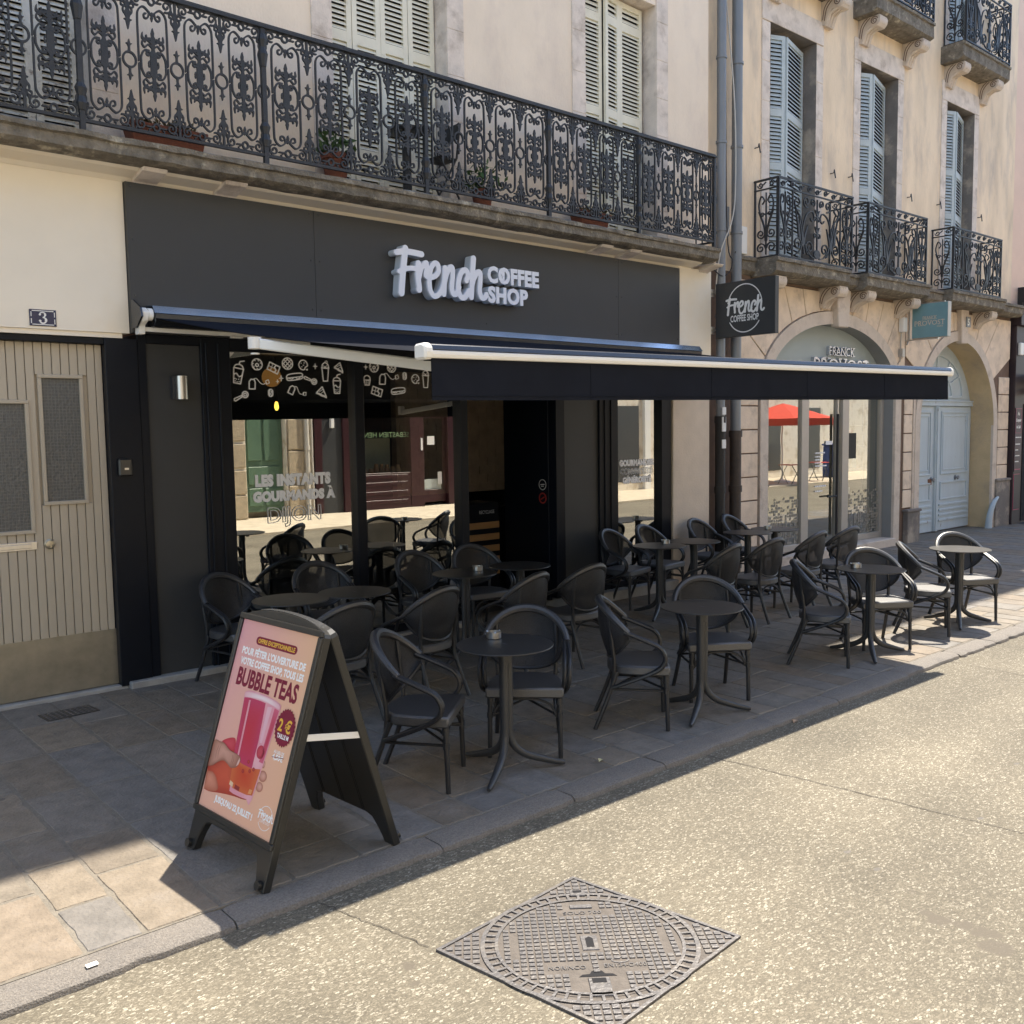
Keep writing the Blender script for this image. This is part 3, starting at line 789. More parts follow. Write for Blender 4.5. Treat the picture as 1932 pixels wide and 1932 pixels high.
for (a, b, c, d) in ((1.66, 2.026, 1.35, 2.399), (2.098, 2.439, 1.566, 2.602)):
    mb = MB(); q = .03
    mb.fbox(fr, a, b, c, c + q, -.02, .022); mb.fbox(fr, a, b, d - q, d, -.02, .022); mb.fbox(fr, a, a + q, c + q, d - q, -.02, .021); mb.fbox(fr, b - q, b, c + q, d - q, -.02, .021)
    w_ = mb.build('window_frame', mt['taupe'], t, bevel=.004)
    mb = MB(); mb.fbox(fr, a + q, b - q, c + q, d - q, -.015, -.004); pane = mb.build('pane', mt['wired'], w_)
    mb = MB(); zz = c + q
    while zz < d - q: mb.fbox(fr, a + q, b - q, zz, zz + .0025, -.0045, -.002); zz += .026
    xx = a + q + .02
    while xx < b - q: mb.fbox(fr, xx, xx + .0022, c + q, d - q, -.0044, -.0024); xx += .026
    mb.build('wire_mesh', M('wire_in_glass', (.16, .16, .15), .5, .1, 6), w_)
mb = MB(); mb.fbox(fr, 1.10, 2.60, .04, .505, .003, .012); mb.build('kick_plate', mt['brass'], t)
mb = MB(); mb.fbox(fr, 1.72, 2.03, 1.222, 1.288, .004, .014); mb.fbox(fr, 1.73, 1.99, 1.237, 1.273, .013, .02); mb.build('letter_slot', mt['steel'], t, bevel=.003)
mb = MB(); mb.lathe((0, 0, 0), [(.040, 0), (.040, .008), (.033, .012), (.033, .03), (.02, .034)], 20)
mb.v = [fr(2.122 + p.x, 1.257 + p.y, .004 + p.z) for p in mb.v]; mb.fbox(fr, 2.118, 2.127, 1.23, 1.285, .037, .045); mb.build('lock', mt['brass'], t, smooth=True)

# key box
mb = MB(); fr = WALL(2.705, -.041, 1.85); mb.fbox(fr, -.055, .055, -.073, .073, 0, .045); k_ = mb.build('key_safe', mt['bframe'], origin=(2.705, -.041, 1.85), bevel=.012)
tag(k_, 'small black key box fixed to the black post beside the taupe door', 'key box')
mb = MB(); mb.fbox(fr, -.012, .022, -.02, -.004, .0445, .048); mb.build('badge', mt['steel'], k_)

# ================================================================== SHOP FRONT
sf = thing('coffee_shop', (6.2, 0, 0), 'black coffee shop front with large reflecting panes and an open dark doorway', 'shop front')
mb = MB(); mb.box(2.80, 4.50, -.11, .0, 2.95, 4.155); mb.box(4.504, 8.63, -.11, .0, 2.95, 4.155); mb.box(8.634, 9.79, -.11, .0, 2.95, 4.155)
fa = mb.build('fascia_board', mt['fascia'], sf)
mb = MB()
for x in (2.84, 4.46, 4.55, 6.55, 8.59, 8.68, 9.75):
    for z in (3.25, 3.7, 4.12): c_ = WALL(x, -.11, z); mb.add([c_(.007 * math.cos(k * PI / 4), .007 * math.sin(k * PI / 4), .0025) for k in range(8)], [tuple(range(8))])
mb.build('screw_head', mt['cassette'], fa)
mb = MB()
mb.box(2.862, 2.935, -.03, .3, .055, 2.949); mb.box(3.405, 3.67, -.03, .3, .055, 2.949); mb.box(2.936, 3.404, -.028, .3, 2.875, 2.949)
mb.box(3.44, 3.46, -.045, -.02, .055, 2.9); mb.box(3.55, 3.565, -.045, -.02, .055, 2.9)
mb.box(3.671, 6.24, -.02, .2, 2.84, 2.949); mb.box(4.94, 5.045, -.025, .12, .055, 2.839); mb.box(6.235, 6.335, -.03, .2, .055, 2.949)
mb.box(3.671, 6.234, -.015, .15, .056, .14)
mb.box(6.336, 7.64, -.02, .2, 2.55, 2.949)
mb.box(7.64, 7.78, -.03, .3, .12, 2.949); mb.box(8.37, 8.70, -.03, .2, .12, 2.949); mb.box(8.45, 8.465, -.045, -.02, .12, 2.94); mb.box(8.56, 8.575, -.045, -.02, .12, 2.94)
mb.box(9.53, 9.72, -.03, .2, .12, 2.949); mb.box(8.701, 9.529, -.02, .2, 2.78, 2.949); mb.box(8.701, 9.529, -.02, .2, .12, .2)
mb.box(7.781, 8.369, -.025, .2, 2.85, 2.949)
mb.build('frame', mt['dark'], sf, bevel=.004)
mb = MB(); mb.box(2.936, 3.404, .0, .03, .056, 2.874); mb.build('grey_panel', mt['panel'], sf)
mb = MB(); mb.box(7.781, 8.369, .0, .03, .12, 2.849); mb.build('grey_panel', mt['panel'], sf)
panes = []
for (a, b, c, d) in ((3.672, 4.939, .141, 2.839), (5.046, 6.234, .141, 2.839), (8.701, 9.529, .201, 2.779)):
    mb = MB(); mb.quad((a, .04, c), (b, .04, c), (b, .04, d), (a, .04, d)); panes.append(mb.build('window_pane', mt['glass'], sf))
# vinyl lettering on the panes
gl = WALL(0, .034, 0)
mb = MB()
text_mb('LES INSTANTS', gl, .135, 3.895, 1.632, width=.785, offset=.0105, spacing=1.08, mb=mb)
text_mb('GOURMANDS À', gl, .12, 3.868, 1.489, width=.858, offset=.0095, spacing=1.08, mb=mb)
text_mb('DIJON', gl, .195, 4.01, 1.287, width=.553, outline=.006, offset=.004, mb=mb)
mb.build('window_lettering', mt['decal'], panes[0])
mb = MB()
text_mb('GOURMANDISE', gl, .098, 8.79, 1.643, width=.655, offset=.0075, spacing=1.06, mb=mb)
text_mb('CONVIVIALITÉ', gl, .098, 8.812, 1.535, width=.61, outline=.006, offset=.003, mb=mb)
text_mb('GÉNÉROSITÉ', gl, .098, 8.848, 1.425, width=.545, offset=.0075, spacing=1.06, mb=mb)
mb.build('window_lettering', mt['decal'], panes[2])
# food pictograms
LW = .0054
def T(paths, cx, cz, s=1.0, rot=0.0):
    c, n = math.cos(rot), math.sin(rot); out = []
    for p, r in paths:
        out.append(([(cx + s * (a * c - b * n), cz + s * (a * n + b * c)) for a, b in p], r))
    return out
def ic_cup(): 
    p = [([(-.052, .06), (-.036, -.09), (.036, -.09), (.052, .06), (-.052, .06)], LW), (sm2([(-.05, .062), (-.035, .09), (0, .1), (.035, .09), (.05, .062)]), LW), ([(0, .1), (.008, .13), (.05, .142)], LW), (sm2([(-.044, -.01), (-.02, .008), (.0, -.01), (.02, -.02), (.046, 0)]), LW)]
    for a in ((-.02, -.07), (0, -.075), (.02, -.07), (-.012, -.05), (.012, -.048), (-.028, -.045)): p.append(([a], .0055))
    return p
def ic_donut(): return [(circle(0, 0, .05), LW), (circle(0, -.006, .014), LW)] + [([(.033 * math.cos(a), .033 * math.sin(a)), (.042 * math.cos(a + .3), .042 * math.sin(a + .3))], .0032) for a in [0.2, 1, 1.9, 2.8, 3.6, 4.6, 5.5]]
def ic_choc(): return [([(-.055, .035), (.055, .035), (.055, -.035), (-.055, -.035), (-.055, .035)], LW), ([(-.055, 0), (.02, 0)], .003), ([(-.02, .035), (-.02, -.035)], .003), ([(.015, .035), (.005, .01), (.03, -.01), (.02, -.035)], LW)]
def ic_waffle():
    p = [(circle(0, 0, .05), LW)]
    for k in (-.028, 0, .028):
        e = math.sqrt(.048 ** 2 - k * k)
        p += [([(k * .7 - e * .7, k * .7 + e * .7), (k * .7 + e * .7, k * .7 - e * .7)], .0042), ([(k * .7 - e * .7, -k * .7 - e * .7), (k * .7 + e * .7, -k * .7 + e * .7)], .0042)]
    return p
def ic_cookie(): return [([(.045 * math.cos(a), .045 * math.sin(a)) for a in [(-.2 + i * .26) for i in range(21)]] + [(.02, -.02), (.045 * math.cos(-.2), .045 * math.sin(-.2))], LW)] + [([a], .0058) for a in ((-.02, .015), (.012, .02), (-.015, -.018), (.004, -.002))] + [([(.03, -.04), (.045, -.035), (.04, -.05), (.03, -.04)], .003)]
def ic_star(s=1): return [([(0, .026 * s), (0, -.026 * s)], [.0005, .0005]), (sm2([(0, .026 * s), (.004, .004), (.02 * s, 0), (.004, -.004), (0, -.026 * s), (-.004, -.004), (-.02 * s, 0), (-.004, .004), (0, .026 * s)], 3), .003)]
def ic_shake(): return [([(-.036, .035), (-.026, -.085), (.022, -.085), (.034, .035), (-.04, .04), (.04, .04)], LW), (sm2([(-.034, .042), (-.03, .07), (0, .09), (.03, .07), (.034, .042)]), LW), (sm2([(-.02, .06), (.0, .05), (.02, .066)]), .003), (circle(.012, .095, .012), .003)]
def ic_sand(): return [([(-.045, -.005), (.012, .045), (.05, -.04), (-.045, -.005)], LW), ([(-.02, .0), (.02, .025)], .003), ([(0, -.012), (.028, .008)], .003), (sm2([(-.046, -.014), (-.02, -.02), (0, -.032), (.03, -.04), (.05, -.05)]), LW)]
def ic_hot(): return [(sm2([(-.085, .0), (-.06, .028), (.06, .034), (.085, .015), (.06, .002), (-.06, -.004)], 5, True), LW), (sm2([(-.085, -.01), (-.06, -.028), (.06, -.02), (.085, -.002)]), LW), (sm2([(-.07, -.008), (-.03, -.016), (0, -.002), (.03, -.016), (.06, -.004)]), .003)]
def ic_port(): return [(circle(.04, 0, .028), LW), (circle(.04, 0, .013), .005), ([(.012, .006), (-.07, .012), (-.078, 0), (-.07, -.012), (.012, -.006)], LW)]
def ic_tea(dx=.155, dz=.035): return [([(-.03, .02), (-.012, .042), (.02, .04), (.028, .015), (.024, -.045), (-.034, -.045), (-.03, .02)], LW), (sm2([(.004, .04), (.04, .05), (.08, .01), (.11, 0), (.14, .02)]), .003), ([(.14, .0), (.168, .012), (.158, .042), (.13, .03), (.14, .0)], .0035)]
def ic_bean(): return [([(0, -.012), (0, .012)], .026)]
def ic_muf(): return [(sm2([(-.035, .0), (-.03, .03), (0, .045), (.03, .03), (.035, 0)]), LW), ([(-.035, 0), (.035, 0), (.024, -.05), (-.024, -.05), (-.035, 0)], LW), ([(-.01, 0), (-.008, -.05)], .003), ([(.012, 0), (.009, -.05)], .003)]
I = []
for fn, cx, cz, s, r in ((ic_cup, 3.77, 2.645, .9, -.15), (ic_donut, 3.957, 2.74, 1, 0), (ic_choc, 4.12, 2.712, 1, -.4), (ic_waffle, 4.263, 2.757, 1.05, 0), (ic_cookie, 4.425, 2.75, 1, 0), (ic_star, 4.552, 2.742, 1, 0), (ic_shake, 4.66, 2.69, 1, 0), (ic_sand, 4.806, 2.742, 1, -.1), (ic_hot, 4.333, 2.634, 1, .08), (ic_port, 4.5, 2.61, .95, -.35), (ic_tea, 3.905, 2.562, 1, 0), (ic_star, 4.193, 2.62, 1, 0), (ic_star, 4.155, 2.59, .6, 0), (ic_cup, 4.782, 2.562, .8, 0), (ic_tea, 4.3, 2.515, .9, -.4), (ic_sand, 4.607, 2.5, 1.1, 0), (ic_port, 3.795, 2.448, 1, .45)):
    I += T(fn(), cx, cz, s, r)
bm_ = stroke_mesh(I + T(ic_bean(), 4.082, 2.484), .004, holes=[(sm2([(4.088, 2.51), (4.078, 2.492), (4.088, 2.476), (4.078, 2.456)]), .004)])
mb = MB(); stroke_solid(mb, bm_, gl, None, 0.0); mb.prism(gl, [(3.675, 2.838), (3.74, 2.838), (3.675, 2.77)], 0, .001); mb.build('food_pictograms', mt['decal'], panes[0])
I = []
for fn, cx, cz, s, r in ((ic_star, 5.114, 2.754, 1, 0), (ic_donut, 5.21, 2.757, 1, 0), (ic_muf, 5.126, 2.626, 1, 0), (ic_tea, 5.31, 2.64, 1.15, 0), (ic_cookie, 5.71, 2.65, 1, 0), (ic_shake, 5.84, 2.65, 1, 0), (ic_choc, 5.238, 2.514, 1.05, -.3), (ic_hot, 5.494, 2.521, 1, .06), (ic_cup, 6.0, 2.63, .9, 0), (ic_waffle, 5.42, 2.76, 1, 0), (ic_sand, 6.12, 2.6, 1, 0)):
    I += T(fn(), cx, cz, s, r)
bm_ = stroke_mesh(I + T(ic_bean(), 5.576, 2.677, 1.2), .004, holes=[(sm2([(5.583, 2.71), (5.571, 2.69), (5.583, 2.67), (5.571, 2.645)]), .004)])
mb = MB(); stroke_solid(mb, bm_, gl, None, 0.0); mb.build('food_pictograms', mt['decal'], panes[1])
# interior
mb = MB()
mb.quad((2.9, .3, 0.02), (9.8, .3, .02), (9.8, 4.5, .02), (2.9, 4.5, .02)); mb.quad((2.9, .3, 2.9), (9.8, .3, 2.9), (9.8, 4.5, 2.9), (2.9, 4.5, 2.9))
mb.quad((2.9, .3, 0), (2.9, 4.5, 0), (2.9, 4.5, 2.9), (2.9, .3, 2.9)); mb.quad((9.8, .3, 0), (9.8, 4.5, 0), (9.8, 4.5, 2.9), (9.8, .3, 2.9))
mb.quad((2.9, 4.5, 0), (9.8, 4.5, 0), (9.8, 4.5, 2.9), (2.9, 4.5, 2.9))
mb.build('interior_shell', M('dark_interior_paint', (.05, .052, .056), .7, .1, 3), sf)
mb = MB(); z = 1.25; k = 0
while z < 2.85:
    x = 7.3 - (.15 if k % 2 else 0)
    while x < 9.7: mb.box(x + .004, x + .296, 2.46 + random.uniform(0, .006), 2.6, z + .004, z + .116); x += .3
    z += .12; k += 1
mb.box(7.1, 9.75, 2.475, 2.59, 1.25, 2.88); mb.build('brick_wall', mt['brick'], sf)
mb = MB(); mb.box(7.1, 9.75, 2.0, 2.6, .02, 1.02); mb.box(7.05, 9.75, 1.95, 2.6, 1.02, 1.06); mb.build('counter', mt['dark'], sf, bevel=.01)
mb = MB(); fr = F((7.63, .10, .08), (.02, 1, 0), (0, 0, 1)); mb.fbox(fr, 0, .82, 0, 2.45, 0, .045)
lf = mb.build('door_leaf', mt['dark'], sf, bevel=.004)

fs = F((7.629, .20, 1.46), (0, -1, 0), (0, 0, 1))
mb = MB(); stroke_solid(mb, stroke_mesh([(circle(0, 0, .06), .004), ([(-.03, .0), (.03, .004)], .006), ([(-.02, -.02), (.02, -.018)], .004)], .004), fs, .001, .002); mb.build('sticker', mt['white'], lf)
mb = MB(); stroke_solid(mb, stroke_mesh([(circle(0, -.16, .058), .008), ([(-.03, -.175), (.03, -.145)], .007)], .004), fs, .001, .002); mb.build('sticker', M('red_sticker', (.4, .04, .03), .5, 0), lf)
# recycling bin inside the door
t = thing('recycling_bin', (7.35, 1.15, .02), 'black bin cabinet with oak slats seen inside the dark doorway', 'bin')
mb = MB(); mb.box(6.95, 7.62, 1.0, 1.42, .02, 1.22); mb.build('cabinet', mt['dark'], t, bevel=.01)
mb = MB()
for k in range(5): mb.box(6.96, 7.61, .985, .999, .32 + k * .145, .40 + k * .145)
mb.build('wood_slats', mt['wood'], t, bevel=.003)
mb = text_mb('RECYCLAGE', WALL(7.3, .998, 1.085), .06, width=.24); mb.build('lettering', mt['letter_side'], t)

# pendant lamps behind the pane
t = thing('pendant_lamp', (4.63, 1.0, 2.9), 'glowing amber pendant bulb hanging behind the left pane', 'lamp')
mb = MB(); mb.tube([(4.63, 1, 2.9), (4.63, 1, 2.47)], .006); mb.lathe((4.63, 1, 2.45), [(.018, .0), (.02, .03), (.01, .05)], 12); mb.build('cord', mt['dark'], t)
mb = MB(); mb.lathe((4.63, 1, 2.35), [(.010, .0), (.02, .02), (.023, .045), (.016, .08), (.011, .09)], 14); mb.build('bulb', mt['bulb'], t, smooth=True)
t = thing('pendant_lamp', (4.585, 1.0, 2.9), 'round amber lampshade hanging behind the pictograms of the left pane', 'lamp')
mb = MB(); mb.tube([(4.585, 1.0, 2.9), (4.585, 1.0, 2.8)], .006); mb.build('cord', mt['dark'], t)
mb = MB(); mb.lathe((4.585, 1.0, 2.69), [(.10 * math.sin(a), .10 * math.cos(a)) for a in [PI - .2 - i * .23 for i in range(13)]], 24); mb.build('shade', mt['amber'], t, smooth=True)

# wall lamp
t = thing('wall_lamp', (3.185, 0, 2.51), 'brushed steel half cylinder wall lamp on the dark grey panel', 'lamp')
mb = MB(); mb.box(3.135, 3.2, -.06, 0, 2.415, 2.605); mb.build('back_plate', mt['panel'], t)
mb = MB(); mb.lathe((3.2, -.085, 2.41), [(.045, 0), (.05, .002), (.05, .198), (.045, .2)], 28); mb.build('shade', mt['steel'], t, smooth=True)

# ------------------------------------------------------------------ script logo "French" (normalised, unit = crop px/100)
def fr_script():
    P = lambda l: [((a - 780) / 100, -(b - 560 - (a - 780) * .105) / 100) for a, b in l]
    S = []
    S.append((sm2(P([(432, 345), (418, 440), (405, 520), (388, 670)])), .235))
    S.append((sm2(P([(352, 372), (420, 366), (500, 374), (585, 388)])), [.2] * 19))
    S.append((sm2(P([(372, 512), (430, 494), (490, 490), (545, 498)])), .165))
    S.append((sm2(P([(552, 455), (545, 540), (556, 640), (552, 650)])), .21))
    S.append((sm2(P([(556, 560), (575, 500), (605, 460), (630, 455), (628, 500), (620, 545), (648, 560)])), .175))
    S.append((sm2(P([(648, 560), (700, 555), (742, 520), (740, 470), (708, 455), (672, 490), (654, 570), (658, 650), (690, 700), (735, 695), (775, 650), (800, 580)])), .185))
    S.append((sm2(P([(808, 492), (800, 580), (792, 690)])), .2))
    S.append((sm2(P([(796, 620), (820, 545), (855, 490), (882, 495), (882, 560), (872, 640), (885, 690), (915, 690), (945, 640)])), .19))
    S.append((sm2(P([(1022, 590), (1038, 550), (1018, 512), (978, 520), (946, 580), (938, 660), (962, 715), (1005, 718), (1045, 670)])), .2))
    S.append((sm2(P([(1098, 420), (1085, 540), (1068, 720)])), .215))
    S.append((sm2(P([(1072, 660), (1095, 585), (1135, 530), (1165, 535), (1165, 600), (1158, 680), (1178, 728), (1210, 728), (1228, 705)])), .19))
    return S
FRENCH = stroke_mesh([(p, [q * 1.12 for q in r_] if isinstance(r_, list) else r_ * 1.12) for p, r_ in fr_script()], .055)
# shop sign letters
t = thing('shop_sign_lettering', (6.2, -.11, 3.6), 'raised white letters reading French COFFEE SHOP on the dark fascia', 'sign lettering')
k = (6.468 - 5.257) / 9.4
fr = WALL(5.30 + 4.6 * k, 0, 3.668)
mb = MB(); stroke_solid(mb, FRENCH, fr, .113, .20, k, k * 1.02); mb.build('backing', mt['letter_side'], t)
mb = MB(); stroke_solid(mb, FRENCH, fr, .2002, .222, k, k * 1.02); mb.build('script_word', mt['letter'], t)
fr0 = WALL(0, 0, 0)
for body, u, v, wd, sz in (('COFFEE', 6.485, 3.677, .735, .225), ('SHOP', 6.488, 3.470, .565, .222)):
    mb = text_mb(body, fr0, sz, u, v, .113, extrude=.052, width=wd, offset=.011, spacing=1.08); mb.build('letter_block', mt['letter_side'], t)
    mb = text_mb(body, fr0, sz, u, v, .2172, extrude=.004, width=wd, offset=.011, spacing=1.08); mb.build('letter_face', mt['letter'], t)

bean = stroke_mesh([([(0, -.022), (0, .022)], .047)], .004, holes=[(sm2([(.012, .055), (-.008, .02), (.008, -.02), (-.012, -.055)]), .006)])
mb = MB(); stroke_solid(mb, bean, fr0, .2, .2235, .86, 1.0, 6.682, 3.757); mb.build('coffee_bean', mt['letter'], t)
# ------------------------------------------------------------------ awning
t = thing('awning', (6.4, -.2, 3.0), 'black folding arm awning with a white front bar stretched over the terrace', 'awning')
mb = MB(); mb.prism(F((0, 0, 0), (0, 1, 0), (0, 0, 1)), [(-.112, 3.165), (-.112, 3.0), (-.26, 2.99), (-.29, 3.03), (-.295, 3.095), (-.25, 3.15)], 2.925, 10.02)
mb.build('cassette', mt['cassette'], t, bevel=.004)
mb = MB(); mb.prism(F((0, 0, 0), (0, 1, 0), (0, 0, 1)), [(-.112, 3.168), (-.248, 3.154), (-.297, 3.094), (-.302, 3.098), (-.25, 3.160), (-.112, 3.176)], 2.92, 10.025); mb.build('cassette_cover', mt['cover'], t)
mb = MB(); mb.prism(F((0, 0, 0), (0, 1, 0), (0, 0, 1)), [(-.112, 3.21), (-.112, 2.98), (-.2, 2.98), (-.33, 3.06), (-.31, 3.13), (-.15, 3.21)], 2.80, 2.815)
mb.build('end_plate', mt['cassette'], t)
mb = MB(); fr = F((2.82, -.12, 2.93), (0, -1, 0), (0, 0, 1))
mb.prism(fr, [(0, 0), (.09, 0), (.1, .07), (.17, .1), (.19, .17), (.13, .21), (.09, .15), (0, .11)], .0, -.05); mb.tube([(2.87, -.26, 3.085), (2.91, -.26, 3.085)], .05, 16)
mb.box(2.86, 4.2, -.2, -.165, 2.955, 2.99); mb.box(3.62, 3.72, -.21, -.15, 2.94, 2.957)
mb.build('bracket', mt['whitem'], t, smooth=True, bevel=.004)
xl0, xr0, y0, z0 = 2.93, 9.93, -.27, 3.06
xl1, xr1, y1, zl, zr = 3.08, 9.30, -3.74, 2.545, 2.615
def fab(s, q):
    xx = (xl0 + (xr0 - xl0) * s) * (1 - q) + (xl1 + (xr1 - xl1) * s) * q
    zz = z0 * (1 - q) + (zl + (zr - zl) * s) * q
    sag = -.02 * math.sin(PI * q) - .012 * math.sin(PI * q) * (4 * (s - .5) ** 2)
    return Vector((xx, y0 + (y1 - y0) * q, zz + sag))
mb = MB(); mb.grid(fab, 40, 24); mb.grid(lambda s, q: fab(s, q) - Vector((0, 0, .004)), 40, 24); mb.build('canvas', mt['fabric'], t, smooth=True)
# front bar (white, rounded) tilted with the canvas
exb = (xr1 + .06 - xl1 + .06, 0, zr - zl)
fb = F((xl1 - .06, -3.80, zl - .01), exb, (0, 0, 1)); Lb = Vector(exb).length
prof = [(-.05, -.045), (.045, -.045), (.055, .0), (.045, .045), (.0, .06), (-.05, .05)]
def barprism(mb, pts, u0, u1):
    n = len(pts); vs = [fb(u0, b, a) for a, b in pts] + [fb(u1, b, a) for a, b in pts]
    mb.add(vs, [tuple(range(n)), tuple(range(n, 2 * n))[::-1]] + [(i, (i + 1) % n, n + (i + 1) % n, n + i) for i in range(n)])
mb = MB(); barprism(mb, [(-.05, -.032), (.045, -.032), (.052, -.012), (.05, .009), (-.05, .009)], .03, Lb - .03); mb.build('front_bar', mt['whitem'], t, bevel=.004)
mb = MB(); barprism(mb, [(-.058, -.042), (-.0505, -.042), (-.0505, .018), (-.058, .018)], .08, Lb - .06); mb.build('bar_back', mt['cassette'], t)
mb = MB(); barprism(mb, [(-.05, .011), (.05, .011), (.038, .042), (-.03, .052), (-.05, .045)], .03, Lb - .03); mb.build('bar_cover', mt['cassette'], t, bevel=.004)
for u0, u1 in ((.01, .07), (Lb - .05, Lb - .005)):
    mb = MB(); barprism(mb, [(-.054, -.04), (.05, -.04), (.058, 0), (.05, .035), (.02, .05), (-.054, .046)], u0, u1); mb.build('end_cap', mt['whitem'], t, bevel=.012)
mb = MB()
vz = .228
mb.grid(lambda s, q: fb(.075 + (Lb - .14) * s, -.026 - (vz + .008) * q, .02 + (.007 * math.sin(s * 33) + .004 * math.sin(s * 71 + 1)) * q), 80, 4)
mb.grid(lambda s, q: fb(.075 + (Lb - .14) * s, -.026 - (vz + .008) * q, .016 + (.007 * math.sin(s * 33) + .004 * math.sin(s * 71 + 1)) * q), 80, 4)
va = mb.build('valance', mt['fabric'], t, smooth=True)
def vrip(s, q): return .02 + (.007 * math.sin(s * 33) + .004 * math.sin(s * 71 + 1)) * q
mb = MB(); mb.tube([fb(.075 + (Lb - .14) * i / 80, -.026 - (vz + .008) * .90, vrip(i / 80, .9) + .002) for i in range(81)], .0022, 5)
for u in (.2, .4, .6, .8): mb.tube([fb(.075 + (Lb - .14) * u, -.03 - vz * q / 6, vrip(u, q / 6) + .0015) for q in range(7)], .002, 5)
mb.build('hem_seam', mt['fabric'], va)
def arm(sx, ex, ey, fx, fz=2.40):
    mb = MB(); mb.fbox(F((sx, -.3, 2.93), (ex - sx, ey + .3, 2.72 - 2.93), (0, 0, 1)), 0, Vector((ex - sx, ey + .3, -.21)).length, -.04, .04, -.02, .02); mb.build('upper_arm', mt['whitem'], t, bevel=.006)
    mb = MB(); mb.box(fx - .04, fx + .04, -3.76, -3.69, fz - .03, zl - .05); mb.build('arm_bracket', mt['whitem'], t, bevel=.006)
    d = Vector((fx - ex, -3.72 - ey, fz - 2.72)); mb = MB(); mb.fbox(F((ex, ey, 2.72), d, (0, 0, 1)), .04, d.length, -.036, .036, -.02, .02); mb.build('forearm', mt['whitem'], t, bevel=.008)
    mb = MB(); mb.tube([(ex, ey, 2.682), (ex, ey, 2.760)], .046, 20); mb.lathe((ex, ey, 2.645), [(.03, 0), (.03, .01)], 12); mb.build('elbow_joint', mt['whitem'], t, smooth=True)
arm(4.3, 2.95, -2.0, 4.2)
arm(7.9, 9.35, -2.0, 8.1)
# ================================================================== LONG BALCONY RAILING
def motif_main():
    S = []; H = 1.02
    def both(path, r):
        for sx_ in (1, -1):
            for fl in (0, 1):
                S.append(([(sx_ * a, (H - b) if fl else b) for a, b in path], r))
    def top(path, r):
        for sx_ in (1, -1): S.append(([(sx_ * a, b) for a, b in path], r))
    b = .0065
    both(sm2([(.122, .52), (.122, .82), (.112, .895), (.075, .93), (.04, .915), (.012, .885)]), b)
    both(sm2([(.02, .90), (.035, .855), (.062, .85), (.066, .878), (.048, .884)]), .006)
    both([(0, .895), (0, .85)], .008); both([(0, .86), (0, .832)], [.011, .002])
    both(spiral(.128, .975, .046, .010, -1.9, 1.35), .0062)
    both([(.082, .985), (.03, .985)], .006); both([(.165, .955), (.19, .90)], .006)
    both(sm2([(.145, 1.012), (.165, 1.0), (.175, 1.018)]), .005); both(sm2([(.05, 1.0), (.066, 1.006), (.06, 1.022)]), .004)
    for fl in (0, 1): S.append((circle(0, (H - .985) if fl else .985, .025, .027), .0075))
    # central casting
    both([(0, .515), (0, .57), (0, .60), (0, .625), (0, .655), (0, .70), (0, .725), (0, .745), (0, .785)], [.027, .026, .017, .012, .014, .022, .010, .013, .002])
    both(sm2([(.02, .60), (.036, .575), (.056, .58), (.052, .60), (.038, .598)]), .0065)
    both(sm2([(.036, .61), (.075, .605), (.101, .56), (.104, .515)]), .0068)
    both(sm2([(.012, .64), (.04, .655), (.07, .63), (.09, .65), (.082, .68), (.062, .672)]), .0065)
    both(sm2([(.03, .70), (.06, .69), (.088, .70), (.085, .74)]), [.010] * 12 + [.008, .007, .006, .005, .004, .003, .002])
    both(sm2([(.02, .672), (.045, .69), (.055, .72)]), .006)
    both([(.036, .53), (.04, .515)], .006)
    # between panels (right hand side only)
    def side(path, r):
        for fl in (0, 1): S.append(([(a, (H - c) if fl else c) for a, c in path], r))
    side([(.2, 1.02), (.2, .955), (.2, .93), (.2, .91), (.2, .885), (.2, .85), (.2, .82), (.2, .79), (.2, .765), (.2, .735)], [.011, .009, .014, .009, .012, .027, .015, .016, .010, .003])
    for s_ in (1, -1):
        side(sm2([(.2, .90), (.2 + s_ * .03, .895), (.2 + s_ * .036, .87), (.2 + s_ * .028, .85)]), .006)
        side([(.2, .80), (.2 + s_ * .03, .805)], [.01, .003])
        side(sm2([(.2 + s_ * .012, .92), (.2 + s_ * .045, .93), (.2 + s_ * .05, .905), (.2 + s_ * .036, .9)]), .0055)
        side([(.2, .62), (.2 + s_ * .022, .628)], [.007, .003])
    S.append((circle(.2, .51, .053, .056), .0075))
    side([(.2, .57), (.2, .60), (.2, .62), (.2, .66)], [.009, .007, .012, .003])
    return S
MAIN = stroke_mesh(motif_main(), .005)
rail = thing('balcony_railing', (4, -.38, 4.40), 'long ornate black iron railing on the balcony above the coffee shop sign', 'railing')
mb = MB(); mb.box(-8, 10.17, -.412, -.352, 5.535, 5.565); mb.box(-8, 10.16, -.40, -.362, 5.565, 5.58); mb.build('top_rail', mt['iron'], rail, bevel=.004)
mb = MB(); mb.box(-8, 10.17, -.395, -.365, 4.475, 4.50); mb.build('bottom_rail', mt['iron'], rail)
POSTS = [-.75, .83, 2.41, 3.91, 5.60, 7.24, 8.70, 10.15]
for px in POSTS:
    mb = MB(); mb.box(px - .02, px + .02, -.40, -.36, 4.40, 5.535)
    if px < 10:
        mb.lathe((px, -.38, 4.56), [(.03, 0), (.045, .05), (.03, .1), (.048, .16), (.028, .2), (.03, .22)], 8)
        mb.lathe((px, -.38, 5.22), [(.03, 0), (.035, .03), (.048, .1), (.03, .16), (.045, .22), (.03, .27)], 8)
    mb.build('post', mt['iron'], rail)
base = None
